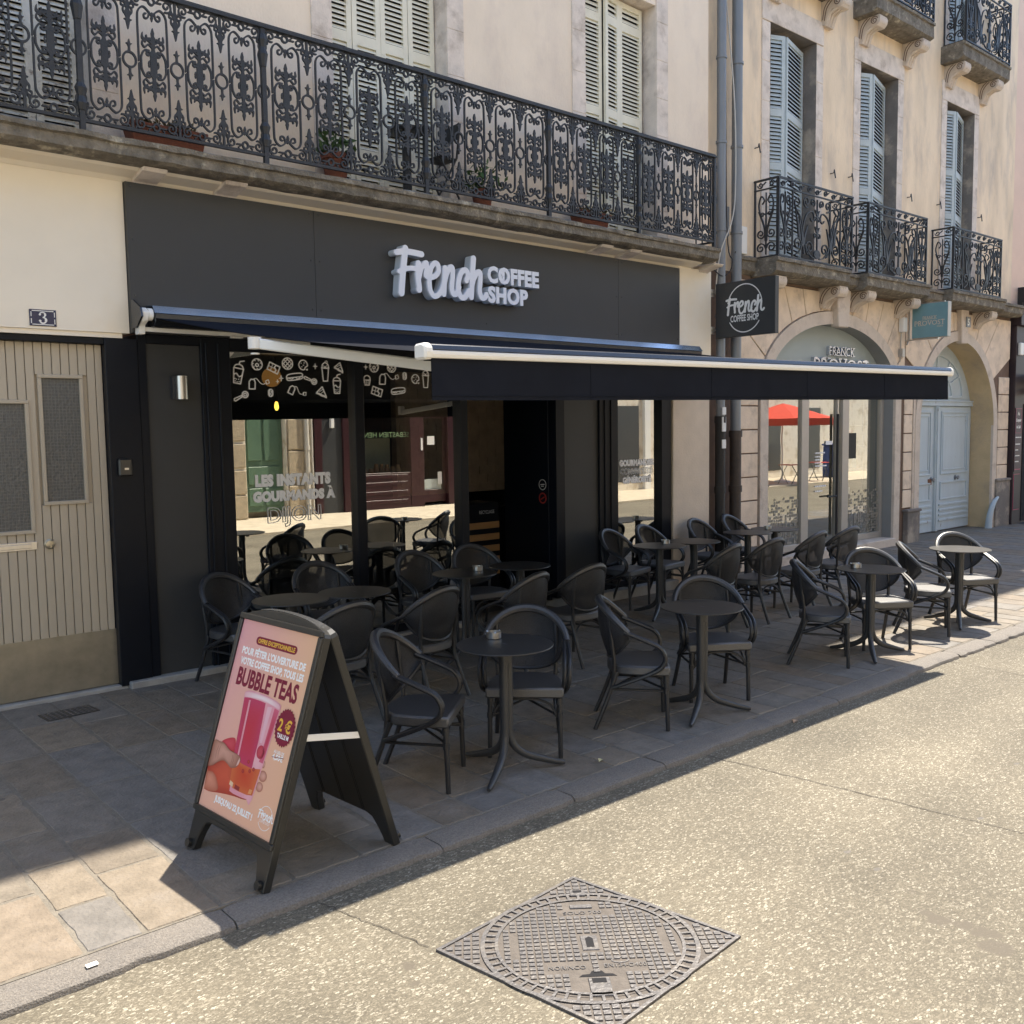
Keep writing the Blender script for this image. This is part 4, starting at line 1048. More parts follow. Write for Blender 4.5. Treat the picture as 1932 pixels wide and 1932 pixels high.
for a, b in zip(POSTS[1:-1], POSTS[2:]):
    p = (b - a) / 4
    for i in range(4):
        cx = a + p * (i + .5)
        if base is None:
            mb = MB(); stroke_solid(mb, MAIN, WALL(0, 0, 0), -.010, .010); base = mb.build('railing_panel', mt['iron']); o = base; o.parent = rail
        else:
            o = base.copy(); COL.objects.link(o); o.parent = rail
        o.location = (cx - 4, 0, 4.502 - 4.40); o.scale = (p / .4, 1, 1.0125)
mb = MB(); mb.box(10.14, 10.16, -.38, 0, 5.54, 5.57); mb.box(10.14, 10.16, -.38, 0, 4.475, 4.5)
for k in range(3): mb.box(10.143, 10.157, -.30 + k * .1, -.286 + k * .1, 4.5, 5.54)
mb.build('end_return', mt['iron'], rail)

# things standing on the balcony
def leaves(mb, c, r, n, size, seed, squash=1.0):
    q = random.Random(seed)
    for _ in range(n):
        d = Vector((q.gauss(0, 1), q.gauss(0, 1), abs(q.gauss(0, 1)) * squash)); d = d.normalized() * r * q.uniform(.3, 1)
        p = Vector(c) + d; ax = Vector((q.uniform(-1, 1), q.uniform(-1, 1), q.uniform(-.3, 1))).normalized()
        s = ax.cross(Vector((q.uniform(-1, 1), q.uniform(-1, 1), q.uniform(-1, 1)))).normalized(); L_ = size * q.uniform(.7, 1.3)
        mb.add([p, p + ax * L_ * .5 + s * L_ * .2, p + ax * L_, p + ax * L_ * .5 - s * L_ * .2], [(0, 1, 2, 3)])
def planter(x0, x1, y, z, seed, lab):
    t = thing('window_box', ((x0 + x1) / 2, y, z), lab, 'planter')
    mb = MB(); vs = []
    for zz, g in ((0, .03), (.15, 0), (.15, .015), (.18, -.005)):
        vs.append((zz, g))
    mb.add([(x0 + .03, y - .07, z), (x1 - .03, y - .07, z), (x1 - .03, y + .07, z), (x0 + .03, y + .07, z), (x0, y - .1, z + .17), (x1, y - .1, z + .17), (x1, y + .1, z + .17), (x0, y + .1, z + .17)], [(0, 3, 2, 1), (4, 5, 6, 7), (0, 1, 5, 4), (1, 2, 6, 5), (2, 3, 7, 6), (3, 0, 4, 7)])
    mb.box(x0 - .012, x1 + .012, y - .112, y + .112, z + .15, z + .185)
    mb.build('trough', mt['terra'], t, bevel=.006)
    mb = MB()
    q = random.Random(seed)
    for i in range(70):
        xx = q.uniform(x0 + .05, x1 - .05); leaves(mb, (xx, y + q.uniform(-.05, .05), z + .18), .06, 2, .06, seed * 100 + i)
    mb.build('plants', M('dry_plant', (.09, .075, .04), .8, .3, 12), t)
planter(2.80, 3.42, -.2, 4.407, 3, 'long terracotta trough behind the railing near its left end, above the fascia corner')
planter(7.82, 8.30, -.2, 4.407, 4, 'short terracotta trough on the balcony below the narrow right hand shutters')
def pot(x, y, z, r, h, lab, fol, seed):
    t = thing('plant_pot', (x, y, z), lab, 'plant pot')
    mb = MB(); mb.lathe((x, y, z), [(r * .7, 0), (r * .95, h * .8), (r * 1.08, h * .8), (r * 1.08, h), (r * .9, h), (r * .85, h * .9)], 20); mb.build('pot', mt['terra'], t, smooth=True)
    mb = MB(); leaves(mb, (x, y, z + h), fol, 110, .09, seed, 1.3); mb.tube([(x, y, z + h * .8), (x + .01, y, z + h + fol)], .008, 6); mb.build('foliage', mt['leaf'], t)
pot(4.70, -.2, 4.407, .13, .26, 'terracotta pot with a spiky green plant beside the wide cream shutters on the balcony', .2, 8)
pot(6.45, -.2, 4.407, .115, .2, 'terracotta pot with a leafy green plant standing below bare plaster on the balcony', .28, 9)
t = thing('balcony_table', (5.53, -.16, 4.407), 'dark round bistro table standing on the balcony in front of the cream shutters', 'table')
mb = MB(); mb.lathe((5.53, -.16, 5.03), [(.18, 0), (.185, .01), (.185, .03)], 24); mb.build('tabletop', mt['iron'], t)
mb = MB(); mb.tube([(5.53, -.16, 4.41), (5.53, -.16, 5.03)], .045, 12); mb.lathe((5.53, -.16, 4.407), [(.17, 0), (.17, .02), (.05, .04)], 20); mb.build('column', mt['iron'], t)
t = thing('balcony_chair', (5.95, -.15, 4.407), 'dark folding chair beside the small balcony table', 'chair')
mb = MB(); mb.box(5.83, 6.06, -.28, -.03, 4.83, 4.85); mb.build('seat', mt['iron'], t)
mb = MB()
for yy in (-.29, -.02): mb.tube([(5.80, yy, 4.41), (6.05, yy, 4.85), (6.1, yy, 5.2)], .012, 6); mb.tube([(6.1, yy, 4.41), (5.84, yy, 4.84)], .012, 6)
mb.build('leg_frame', mt['iron'], t)
mb = MB(); mb.box(6.08, 6.10, -.28, -.03, 5.05, 5.2); mb.build('backrest', mt['iron'], t)

# ================================================================== PIPES, CABLES ON THE PARTY WALL
def pipe(name, x, y, r, m, lab, zsplit=2.3):
    t = thing(name, (x, y, 0), lab, 'drainpipe')
    mb = MB(); mb.tube([(x, y, zsplit), (x, y, 12.4)], r, 14); mb.build('zinc_section', mt['zinc'], t, smooth=True)
    mb = MB(); mb.tube([(x, y, .05), (x, y, zsplit)], r * 1.12, 14); 
    for z in (.12, 1.2, zsplit - .03): mb.lathe((x, y, z), [(r * 1.3, 0), (r * 1.3, .09)], 14)
    mb.build('cast_iron_section', m, t, smooth=True)
    mb = MB()
    for z in (3.6, 5.9, 7.0, 4.75): mb.lathe((x, y, z), [(r * 1.18, 0), (r * 1.18, .035)], 14)
    mb.build('collar', mt['zinc'], t, smooth=True)
    return t
p1 = pipe('drainpipe', 10.74, -.05, .062, mt['blackcable'], 'grey drainpipe nearer the coffee shop with stickers on its black lower part', 2.2)
mb = MB()
for z, h, c in ((2.28, .1, 0), (2.05, .2, 0), (1.82, .12, 0)): mb.prism(F((10.74, -.05, z), (1, 0, 0), (0, 0, 1)), [(-.05, 0), (.03, 0), (.03, h), (-.05, h)], .062, .0755)
mb.build('sticker', mt['paper'], p1)
pipe('drainpipe', 11.09, -.05, .072, mt['castpipe'], 'thicker grey drainpipe next to the rusticated wall with a rusty cast iron foot', 2.0)
t = tag(MB().tube(smoothpath([(10.92, .03, 8), (10.93, -.12, 6.5), (10.95, -.13, 5.4), (10.85, -.15, 4.9), (10.66, -.12, 4.5), (10.6, -.1, 4.2), (10.62, -.05, 3.9)], 8), .009, 6).build('pale_cable', mt['cable'], origin=(10.6, -.1, 4.2)), 'pale loose cable curling past the two drainpipes', 'cable')
t = tag(MB().tube(smoothpath([(10.88, .0, 9), (10.89, -.03, 5), (10.9, -.12, 4.35), (10.75, -.1, 4.15), (10.5, -.12, 4.2)], 8), .008, 6).tube(smoothpath([(11.0, -.1, 4.5), (11.2, .05, 4.45), (11.4, .06, 4.5)], 5), .008, 6).build('black_cable', mt['blackcable'], origin=(10.88, 0, 4.3)), 'black cable sagging behind the drainpipes under the balcony end', 'cable')
tag(MB().box(10.84, 11.0, .0, .09, 4.72, 5.12).build('junction_box', mt['zinc'], origin=(10.92, .05, 4.9), bevel=.008), 'grey junction box between the two drainpipes', 'junction box')
tag(MB().box(11.26, 11.42, .0, .098, 4.52, 4.9).build('meter_box', mt['white'], origin=(11.34, .05, 4.7), bevel=.012), 'white plastic box on the wall right of the drainpipes', 'meter box')

# ================================================================== BLADE SIGNS
t = thing('hanging_sign', (10.6, -.1, 3.66), 'dark square hanging sign reading French COFFEE SHOP in a circle, on the corner pier', 'sign')
mb = MB(); mb.box(10.56, 10.64, -1.03, -.10, 3.30, 4.02); mb.build('panel', mt['fascia'], t, bevel=.004)
fr = F((10.56, -.565, 3.66), (0, -1, 0), (0, 0, 1))
S = [([(.27 * math.cos(a), .02 + .29 * math.sin(a)) for a in [(.22 + i * .1) * 1 for i in range(28)]], .007), ([(.27 * math.cos(a), -.02 + .29 * math.sin(a)) for a in [(PI + .55 + i * .1) for i in range(21)]], .007)]
mb = MB(); stroke_solid(mb, stroke_mesh(S, .006), fr, None, .0025); mb.build('circle_line', mt['white'], t)
mb = MB(); k2 = .64 / 9.6; stroke_solid(mb, FRENCH, F((10.56, -.565, 3.66), (0, -1, 0), (0, 0, 1)), None, .003, k2, k2 * .95, 0, .03); mb.build('script_word', mt['white'], t)
mb = text_mb('COFFEE SHOP', fr, .115, 0, -.165, .003, width=.44, align='CENTER', offset=.003); mb.build('lettering', mt['white'], t)
for z in (3.42, 3.92): mb = MB(); mb.box(10.585, 10.615, -.12, -.012, z - .015, z + .015); mb.box(10.54, 10.66, -.011, .0, z - .05, z + .05); mb.build('bracket', mt['steel'], t)

t = thing('salon_hanging_sign', (16.3, .05, 3.87), 'small teal hanging sign of the hair salon between the two arches', 'sign')
mb = MB(); mb.box(16.15, 16.27, -.68, -.06, 3.585, 4.17); mb.build('panel', mt['alu'], t, bevel=.004)
fr = F((16.149, -.37, 3.877), (0, -1, 0), (0, 0, 1))
mb = MB(); mb.fbox(fr, -.305, .305, -.285, .285, -.002, .004); mb.build('face', mt['teal'], t)
gold = M('dull_gold_letter', (.62, .52, .42), .4, 0)
def serif(body, fr, size, u, v, w, ext, width, m, par, name='lettering'):
    # a stem-and-serif cut: glyph outline plus small slab feet
    mb = text_mb(body, fr, size, u, v, w, extrude=ext, width=width, align='CENTER', offset=.0)
    n = len(body); cw = width / n
    for i, ch in enumerate(body):
        if ch in 'OCSG ': continue
        cx = u - width / 2 + cw * (i + .5)
        for s_ in ((-1, 1) if ch in 'NHAKRVM' else (-1,) if ch in 'FP' else (0,)):
            for top in ((0, 1) if ch not in 'V' else (1,)):
                if ch == 'A' and top: continue
                vv = v + (size * .70 if top else 0)
                mb.fbox(fr, cx + s_ * cw * .3 - cw * .2, cx + s_ * cw * .3 + cw * .2, vv - size * .025, vv + size * .025, w, w + ext * 2 + .0008)
    return mb.build(name, m, par)
serif('FRANCK', fr, .075, 0, .02, .0045, .002, .24, gold, t)
serif('PROVOST', fr, .115, 0, -.08, .0045, .002, .52, gold, t)
mb = text_mb('PARIS', fr, .04, .13, -.125, .0045, width=.1); mb.build('lettering', gold, t)
mb = MB(); mb.box(16.19, 16.23, -.6, .09, 4.17, 4.19); mb.box(16.19, 16.23, -.5, .09, 3.56, 3.583); mb.build('bracket', mt['steel'], t)

# ================================================================== ARCADED BUILDING
Y2 = .1
b2 = thing('arcaded_building', (15.6, Y2, 0), 'ochre stone building with two ground floor arches and blue shuttered windows', 'building')
W2 = [(12.06, 13.26, 4.55, 7.86), (14.57, 15.78, 4.55, 7.90), (17.60, 18.72, 4.55, 7.92)]
W2u = [(a, b, 8.85, 11.6) for a, b, c, d in W2]
mb = MB(); wall_holes(mb, 10.53, 20.66, 4.28, 13.0, Y2, W2 + W2u)
mb.quad((20.66, Y2, 0), (20.66, 1, 0), (20.66, 1, 13), (20.66, Y2, 13)); mb.build('upper_wall', mt['plaster2'], b2)
mb = MB(); mb.box(10.53, 20.7, 9, 9.3, 0, 12.9); mb.box(10.6, 20.75, -.4, 9.3, 13.0, 13.12); mb.build('roof', mt['rooftile'], b2)
A1 = (13.95, 1.905, 1.05, 2.66); A2 = (18.33, 1.555, 1.60, 2.07)
def arch_z(A, x):
    xc, a, b, zs = A; q = 1 - ((x - xc) / a) ** 2
    return zs + b * math.sqrt(max(q, 0))
def arch_pts(A, grow=0.0, n=36):
    xc, a, b, zs = A
    return [(xc - (a + grow) * math.cos(PI * i / n), zs + (b + grow) * math.sin(PI * i / n)) for i in range(n + 1)]
mb = MB(); ZT = 4.28
for A in (A1, A2):
    pts = arch_pts(A)
    for (xa, za), (xb, zb) in zip(pts[:-1], pts[1:]): mb.quad((xa, Y2, za), (xb, Y2, zb), (xb, Y2, ZT), (xa, Y2, ZT))
for xa, xb in ((10.53, A1[0] - A1[1]), (A1[0] + A1[1], A2[0] - A2[1]), (A2[0] + A2[1], 20.66)): mb.quad((xa, Y2, -.05), (xb, Y2, -.05), (xb, Y2, ZT), (xa, Y2, ZT))
mb.build('ground_floor_wall', mt['groove'], b2)
# rusticated blocks, proud of the wall
mb = MB(); fr = WALL(0, Y2, 0)
def inset(poly, d):
    cx = sum(p[0] for p in poly) / len(poly); cy = sum(p[1] for p in poly) / len(poly)
    out = []
    for px, py in poly:
        l = math.hypot(px - cx, py - cy); out.append((px + (cx - px) / l * d, py + (cy - py) / l * d))
    return out
def rows(x0, x1, z0, z1, h=.335):
    n = max(int(round((z1 - z0) / h)), 1); hh = (z1 - z0) / n
    for i in range(n): mb.fbox(fr, x0, x1, z0 + i * hh + .009, z0 + (i + 1) * hh - .009, .001, .022)
def nxt(): global mb; mb.build('rusticated_blocks', mt['rust'], b2, bevel=.006); mb = MB()
rows(11.25, 11.815, .0, 3.1); nxt(); rows(16.22, 16.52, .62, 2.95); nxt(); rows(20.16, 20.655, .9, 3.05); nxt()
rows(10.55, 10.62, 0, 4.2); nxt()
def voussoirs(A, grow, angs, xl, xr, zt):
    xc, a, b, zs = A
    for t0, t1 in zip(angs[:-1], angs[1:]):
        inner = []; outer = []
        for i in range(5):
            th = t0 + (t1 - t0) * i / 4
            px, pz = xc + (a + grow) * math.cos(th), zs + (b + grow) * math.sin(th)
            dx, dz = math.cos(th) * (b) , math.sin(th) * a
            # ray to the bounding frame
            ts = []
            if dz > 1e-4: ts.append((zt - pz) / dz)
            if dx > 1e-4: ts.append((xr - px) / dx)
            if dx < -1e-4: ts.append((xl - px) / dx)
            t_ = max(min(ts), .01)
            inner.append((px, pz)); outer.append((px + dx * t_, pz + dz * t_))
        c0 = outer[0]; c1 = outer[-1]; mid = []
        if abs(c0[1] - zt) > .01 and abs(c1[1] - zt) < .01: mid = [(c0[0], zt)]
        if abs(c1[1] - zt) > .01 and abs(c0[1] - zt) < .01: mid = [(c1[0], zt)]
        g = .010 / max(abs(t1 - t0), .05) / 1.6
        poly = inner + ([c1] + mid + [c0])
        mb.prism(fr, inset(poly, .012), .001, .022)
D = lambda *l: [R(v) for v in l]
voussoirs(A1, .205, D(4, 22, 40, 53, 65, 77, 85), 11.25, 16.2, 4.2)
voussoirs(A1, .205, D(95, 103, 115, 127, 140, 158, 176), 11.25, 16.2, 4.2); nxt()
voussoirs(A2, .19, D(30, 50, 66, 82, 98, 114, 130, 150), 16.22, 20.655, 4.2)
mb.build('rusticated_blocks', mt['rust'], b2, bevel=.006)
# archivolts and jambs
for A, g, z0 in ((A1, .2, 0), (A2, .185, 0)):
    mb = MB(); i_, o_ = arch_pts(A), arch_pts(A, g); y0 = Y2 - .045
    for k in range(len(i_) - 1):
        a, b, c, d = i_[k], i_[k + 1], o_[k + 1], o_[k]
        mb.quad((a[0], y0, a[1]), (b[0], y0, b[1]), (c[0], y0, c[1]), (d[0], y0, d[1])); mb.quad((d[0], y0, d[1]), (c[0], y0, c[1]), (c[0], Y2, c[1]), (d[0], Y2, d[1]))
    xl, xr, zs = A[0] - A[1], A[0] + A[1], A[3]
    mb.box(xl - g, xl, y0, Y2 + .001, -.04, zs - .001); mb.box(xr, xr + g, y0, Y2 + .001, -.04, zs - .001)
    if A is A1: mb.box(16.53, 16.77 - .185 + .02, y0 + .01, Y2, -.04, 2.6)
    mb.build('archivolt', mt['arch'], b2)
    mb = MB(); yb = .42 if A is A1 else .62
    for k in range(len(i_) - 1):
        a, b = i_[k], i_[k + 1]; mb.quad((a[0], y0, a[1]), (b[0], y0, b[1]), (b[0], yb, b[1]), (a[0], yb, a[1]))
    ya = Y2 + .0015; mb.quad((xl, ya, -.04), (xl, yb, -.04), (xl, yb, zs), (xl, ya, zs)); mb.quad((xr, ya, -.04), (xr, yb, -.04), (xr, yb, zs), (xr, ya, zs))
    mb.build('arch_reveal', mt['greyjamb'] if A is A1 else mt['ochre'], b2)
mb = MB(); mb.box(20.02, 20.70, .02, Y2, -.05, .93); mb.box(20.02, 20.70, .0, Y2, .93, .98); mb.build('plinth', mt['reveal'], b2, bevel=.01); mb = MB(); mb.box(16.27, 16.72, .0, Y2, -.05, .55); mb.box(16.24, 16.75, -.02, Y2, .55, .60); mb.build('plinth', mt['reveal'], b2, bevel=.01)
mb = MB(); mb.prism(WALL(0, Y2, 0), [(13.80, 3.66), (14.1, 3.66), (14.16, 4.26), (13.74, 4.26)], .0, .14); mb.build('keystone', mt['arch'], b2, bevel=.012)
mb = MB(); mb.prism(WALL(0, Y2, 0), [(18.22, 3.62), (18.46, 3.62), (18.5, 4.26), (18.18, 4.26)], .0, .11); mb.build('keystone', mt['arch'], b2, bevel=.012)
def corbel(x, z, par, w=.24, d=.36, h=.30):
    mb = MB(); sp = [(-.0, 0), (-d, 0), (-d - .015, -.05), (-d - .005, -.11), (-d + .04, -.155), (-d + .10, -.16), (-d + .17, -.15), (-.13, -.20), (-.09, -h * .85), (-.075, -h), (0, -h)]
    mb.prism(F((x, Y2, z), (0, 1, 0), (0, 0, 1)), sp, 0, w)
    for k in range(3): mb.tube([(x + .03 + k * .07, Y2 - d * .98, z - .02), (x + .03 + k * .07, Y2 - d + .01, z - .1), (x + .03 + k * .07, Y2 - .13, z - .2), (x + .03 + k * .07, Y2 - .06, z - h)], .026, 6)
    mb.tube([(x - .014, Y2 - d + .075, z - .08), (x + w + .014, Y2 - d + .075, z - .08)], .07, 14); mb.tube([(x - .02, Y2 - d + .075, z - .08), (x + w + .02, Y2 - d + .075, z - .08)], .035, 12)
    o = mb.build('corbel', mt['arch'], par, smooth=True)
    fc = F((x, Y2, z), (0, -1, 0), (0, 0, 1)); mb = MB()
    stroke_solid(mb, stroke_mesh([(spiral(d - .075, -.08, .062, .012, .4, 1.7, 26), .0065)], .006), fc, .019, .0225)
    stroke_solid(mb, stroke_mesh([(sm2([(d - .16, -.02), (.15, -.06), (.09, -.14), (.06, -h * .8)]), .007), (sm2([(d - .2, -.012), (.11, -.04), (.055, -.12), (.03, -h * .75)]), .007)], .006), fc, .0005, .003)
    mb.build('volute_groove', mt['groove'], o); return o
for cx in (11.75, 13.42, 14.28, 15.78, 18.88): corbel(cx, 4.235, b2)
for cx in (12.0, 13.4, 14.48, 15.92, 17.48, 18.88): corbel(cx, 8.50, b2, h=.36)
# string-course slab in stepped lengths
rs = random.Random(33)
def slab(x0, x1, yf, zb, zt, par, name='balcony_slab'):
    pr = [(Y2 + .01, zt), (yf + .02, zt), (yf, zt - .015), (yf, zt - .055), (yf + .03, zt - .065), (yf + .03, zb + .05), (yf + .07, zb + .02), (yf + .12, zb), (Y2 + .01, zb)]
    mb = MB(); n = max(int((x1 - x0) / .12), 2); m_ = len(pr); vs = []
    for i in range(n + 1):
        xx = x0 + (x1 - x0) * i / n
        vs += [(xx, py + (rs.uniform(-.006, .006) if 0 < k < 8 else 0), pz + (rs.uniform(-.006, .006) if 0 < k < 8 else 0)) for k, (py, pz) in enumerate(pr)]
    mb.add(vs, [(i * m_ + k, i * m_ + k + 1, (i + 1) * m_ + k + 1, (i + 1) * m_ + k) for i in range(n) for k in range(m_ - 1)] + [tuple(range(m_)), tuple(range(n * m_, n * m_ + m_))])
    return mb.build(name, mt['oldstone'], par, smooth=True, angle=25)
slab(11.2, 11.62, -.02, 4.26, 4.50, b2); slab(11.625, 13.60, -.36, 4.24, 4.48, b2); slab(13.605, 14.1, -.22, 4.25, 4.47, b2); slab(14.105, 16.2, -.37, 4.24, 4.48, b2); slab(16.205, 17.05, -.2, 4.25, 4.47, b2); slab(17.055, 19.3, -.37, 4.24, 4.48, b2); slab(19.305, 20.62, -.2, 4.25, 4.47, b2)
for x0, x1 in ((11.85, 13.75), (14.33, 16.22), (17.33, 19.30)): slab(x0, x1, -.33, 8.505, 8.80, b2)
# windows with folded shutters
for k, (x0, x1, z0, z1) in enumerate(W2 + W2u):
    mb = MB(); mb.box(x0, x1, .40, .42, z0, z1); win = mb.build('window', mt['void'], b2)
    mb = MB(); s = .2
    zz = z0
    while zz < z1 - .05:
        hh = .55; mb.box(x0 - s, x0 - .001, Y2 - .02, Y2 + .01, zz + .002, min(zz + hh, z1)); mb.box(x1 + .001, x1 + s, Y2 - .02, Y2 + .01, zz + .002, min(zz + hh, z1)); zz += hh
    mb.box(x0 - s, x1 + s, Y2 - .025, Y2 + .01, z1 + .002, z1 + .34); mb.build('surround', mt['stone'], win, bevel=.006)
    mb = MB()
    mb.quad((x0, Y2 - .02, z0), (x0, .41, z0), (x0, .41, z1), (x0, Y2 - .02, z1)); mb.quad((x1, Y2 - .02, z0), (x1, .41, z0), (x1, .41, z1), (x1, Y2 - .02, z1)); mb.quad((x0, Y2 - .02, z1), (x1, Y2 - .02, z1), (x1, .41, z1), (x0, .41, z1))
    mb.build('reveal', mt['reveal'], win)
    h = z1 - z0 - .12
    w1, w2 = (.42, .40)
    shutter('shutter', win, F((x0 + .02, .31, z0 + .03), (.41, -.17, 0), (0, 0, 1)), w1+.02, h, mt['shblue'], rails=(0, .12, .42, .66, 1), pitch=.055)
    shutter('shutter', win, F((x0 + .44, .135, z0 + .03), (.76, .20, 0), (0, 0, 1)), (x1 - x0 - .46) * 1.02, h, mt['shblue'], rails=(0, .12, .42, .66, 1), pitch=.055, cols=2)
# shutter hooks and small wall fittings
for x, z in ((11.72, 6.05), (13.72, 6.02), (14.25, 6.05), (16.2, 6.02), (17.3, 6.05), (19.0, 6.05)):
    hk = MB(); hk.tube([(x, Y2, z), (x, Y2 - .06, z), (x, Y2 - .07, z + .05), (x + .02, Y2 - .08, z - .08)], .009, 6); hk.build('shutter_hook', mt['iron'], b2)
pl = thing('house_number_plate', (18.46, -.02, 4.02), 'small weathered plate with a figure 5 above the blue gate arch', 'number plate')
mb = MB(); mb.box(18.36, 18.54, -.025, -.012, 3.93, 4.12); mb.build('plate', mt['zinc'], pl)
mb = text_mb('5', WALL(18.45, -.026, 3.965), .17, align='CENTER', offset=.006); mb.build('numeral', mt['white'], pl)
sc = thing('security_camera', (15.98, Y2, 3.75), 'cream wall sensor with conduit between the salon arch and teal sign', 'sensor')
mb = MB(); mb.box(15.93, 16.05, -.03, Y2 - .03, 3.70, 3.95); mb.build('housing', mt['whitem'], sc, bevel=.012)
mb = MB(); mb.tube([(15.99, .05, 3.7), (15.99, .06, 3.2)], .012, 8); mb.tube([(16.3, .06, 4.15), (16.3, .06, 3.6), (16.2, .05, 3.5)], .012, 8); mb.box(15.95, 16.04, .0, .075, 3.28, 3.42); mb.build('conduit', mt['alu'], sc)

# balconette railings: lily scrolls
def motif_lily(w, full=True):
    S = []; H = 1.08
    def mir(path, r, cx=0):
        S.append(([(cx + a, b) for a, b in path], r)); S.append(([(cx - a, b) for a, b in path], r))
    b = .0075
    S.append(([(-w, .015), (w, .015)], .011)); S.append(([(-w, H), (w, H)], .014)); S.append(([(-w, H - .13), (w, H - .13)], .009))
    mir([(w - .008, 0), (w - .008, H)], .012)
    n = max(int(w * 2 / .2), 2)
    for i in range(n):
        cx = -w + 2 * w * (i + .5) / n
        S.append((spiral(cx, H - .065, .045, .012, 0 if i % 2 else PI, 1.2, 14), .006)); S.append(([(cx + .045, H - .065), (cx + .09, H - .03)], .005))
    if full:
        mir([(.63, 0), (.63, H - .13)], .010)
        S.append((circle(0, .12, .07, .05), .012)); S.append(([(0, .12), (0, .125)], .05))
        S.append(([(0, .17), (0, .9)], .008))
        for z in (.38, .62): mir(spiral(.05, z, .045, .01, PI, -1.1, 14), .007); 
        for z in (.42, .66): mir([(0, z), (.06, z + .1)], [.016, .002])
        mir(sm2([(.06, .06), (.2, .10), (.34, .28), (.36, .48), (.28, .66), (.14, .72), (.08, .64), (.13, .58), (.18, .62)]), b)
        mir(sm2([(.56, .06), (.42, .16), (.36, .36), (.42, .58), (.54, .70), (.58, .80), (.50, .86), (.45, .80), (.5, .76)]), b)
        mir(spiral(.20, .20, .11, .02, -1.2, 1.4), b); mir(spiral(.50, .22, .10, .02, 3.6, -1.4), b)
        mir(spiral(.28, .84, .085, .015, 4.4, 1.4), b); mir(spiral(.12, .85, .06, .012, 4.0, -1.3), b)
        for a, z in ((.38, .42), (.34, .3), (.47, .5)): mir([(a, z - .2), (a + .03, z + .02), (a + .09, z + .2)], [.010, .013, .002])
        mir([(.36, .2), (.31, .38), (.25, .52)], [.012, .014, .002]); mir([(.44, .3), (.47, .46), (.44, .62)], [.01, .013, .002])
        c0 = .81
    else: c0 = 0.0
    for cx in ((c0, -c0) if full else (0,)):
        s_ = .155
        mir(spiral(s_ * .55, .14, .075, .015, PI, -1.4), b, cx); mir(spiral(s_ * .55, .34, .07, .015, PI, 1.4), b, cx)
        mir(sm2([(.01, .24), (.03, .42), (.09, .6), (.12, .74), (.08, .86), (.03, .80), (.06, .75)]), b, cx)
        mir([(.02, .4), (.06, .52), (.13, .66)], [.009, .012, .002], cx); S.append(([(cx, .05), (cx, .5), (cx, .9)], [.008, .009, .006])); mir(spiral(.06, .60, .035, .01, PI, -1.1, 12), .006, cx)
    return S
LILY = stroke_mesh(motif_lily(.975), .008); LSIDE = stroke_mesh(motif_lily(.19, False), .008)
firstL = None
for (x0, x1, z, lab) in ((11.70, 13.68, 4.49, 'lily scroll iron balconette on the first floor nearest the drainpipes'), (14.16, 16.10, 4.49, 'lily scroll iron balconette on the first floor above the salon arch crown, middle of three'), (17.12, 19.13, 4.49, 'lily scroll iron balconette on the first floor above the blue gate'), (14.42, 16.19, 8.81, 'upper lily scroll balconette cut by the photo top above the middle window'), (17.40, 19.26, 8.81, 'upper lily scroll balconette above the narrow right window')):
    sxx = (x1 - x0) / 1.95
    if firstL is None:
        t = thing('balconette_railing', (x0, -.31, z), lab, 'railing', 'lily scroll balconettes')
        mb = MB(); stroke_solid(mb, LILY, WALL(0, 0, 0), -.011, .011); a_ = mb.build('front_panel', mt['iron']); a_.parent = t
        mb = MB(); stroke_solid(mb, LSIDE, F((0, 0, 0), (0, -1, 0), (0, 0, 1)), -.011, .011); b_ = mb.build('side_panel', mt['iron']); b_.parent = t
        c_ = b_.copy(); COL.objects.link(c_); c_.parent = t
        firstL = t; parts = (a_, b_, c_)
    else:
        t = firstL.copy(); COL.objects.link(t); t.location = (x0, -.31, z); t['label'] = lab
        parts = []
        for q in (a_, b_, c_): d_ = q.copy(); COL.objects.link(d_); d_.parent = t; parts.append(d_)
    parts[0].location = ((x1 - x0) / 2, 0, 0); parts[0].scale = (sxx, 1, 1)
    parts[1].location = (0, .20, 0); parts[2].location = (x1 - x0, .20, 0)

# ------------------------------------------------------------------ salon shop front in the first arch
t = thing('hair_salon', (13.95, .3, 0), 'glazed hair salon front under a sage arch panel with silver letters', 'shop front')
YS = .30
mb = MB(); pts = [p for p in arch_pts(A1) if p[1] > 2.62]; mb.prism(WALL(0, YS + .02, 0), [(12.05, 2.6)] + pts + [(15.85, 2.6)], 0, .02); mb.build('arch_panel', mt['salon'], t)
mb = MB()
for a, b in ((12.046, 12.12), (13.28, 13.48), (14.33, 14.36), (14.50, 14.70), (15.78, 15.854)): mb.box(a, b, YS - .03, YS + .04, .14, 2.55)
mb.box(12.046, 15.854, YS - .035, YS + .04, 2.551, 2.6); mb.box(12.121, 13.279, YS - .02, YS + .03, .14, .24); mb.box(14.701, 15.779, YS - .02, YS + .03, .14, .24)
mb.build('frame', mt['alu'], t, bevel=.003)
mb = MB(); mb.box(12.05, 15.85, .0, .6, -.05, .135); mb.build('step', mt['arch'], t, bevel=.01)
sp = []
for a, b in ((12.121, 13.279), (13.481, 14.329), (14.361, 14.499), (14.701, 15.779)):
    mb = MB(); mb.quad((a, YS + .01, .14), (b, YS + .01, .14), (b, YS + .01, 2.55), (a, YS + .01, 2.55)); sp.append(mb.build('glass_pane', mt['salonglass'], t))
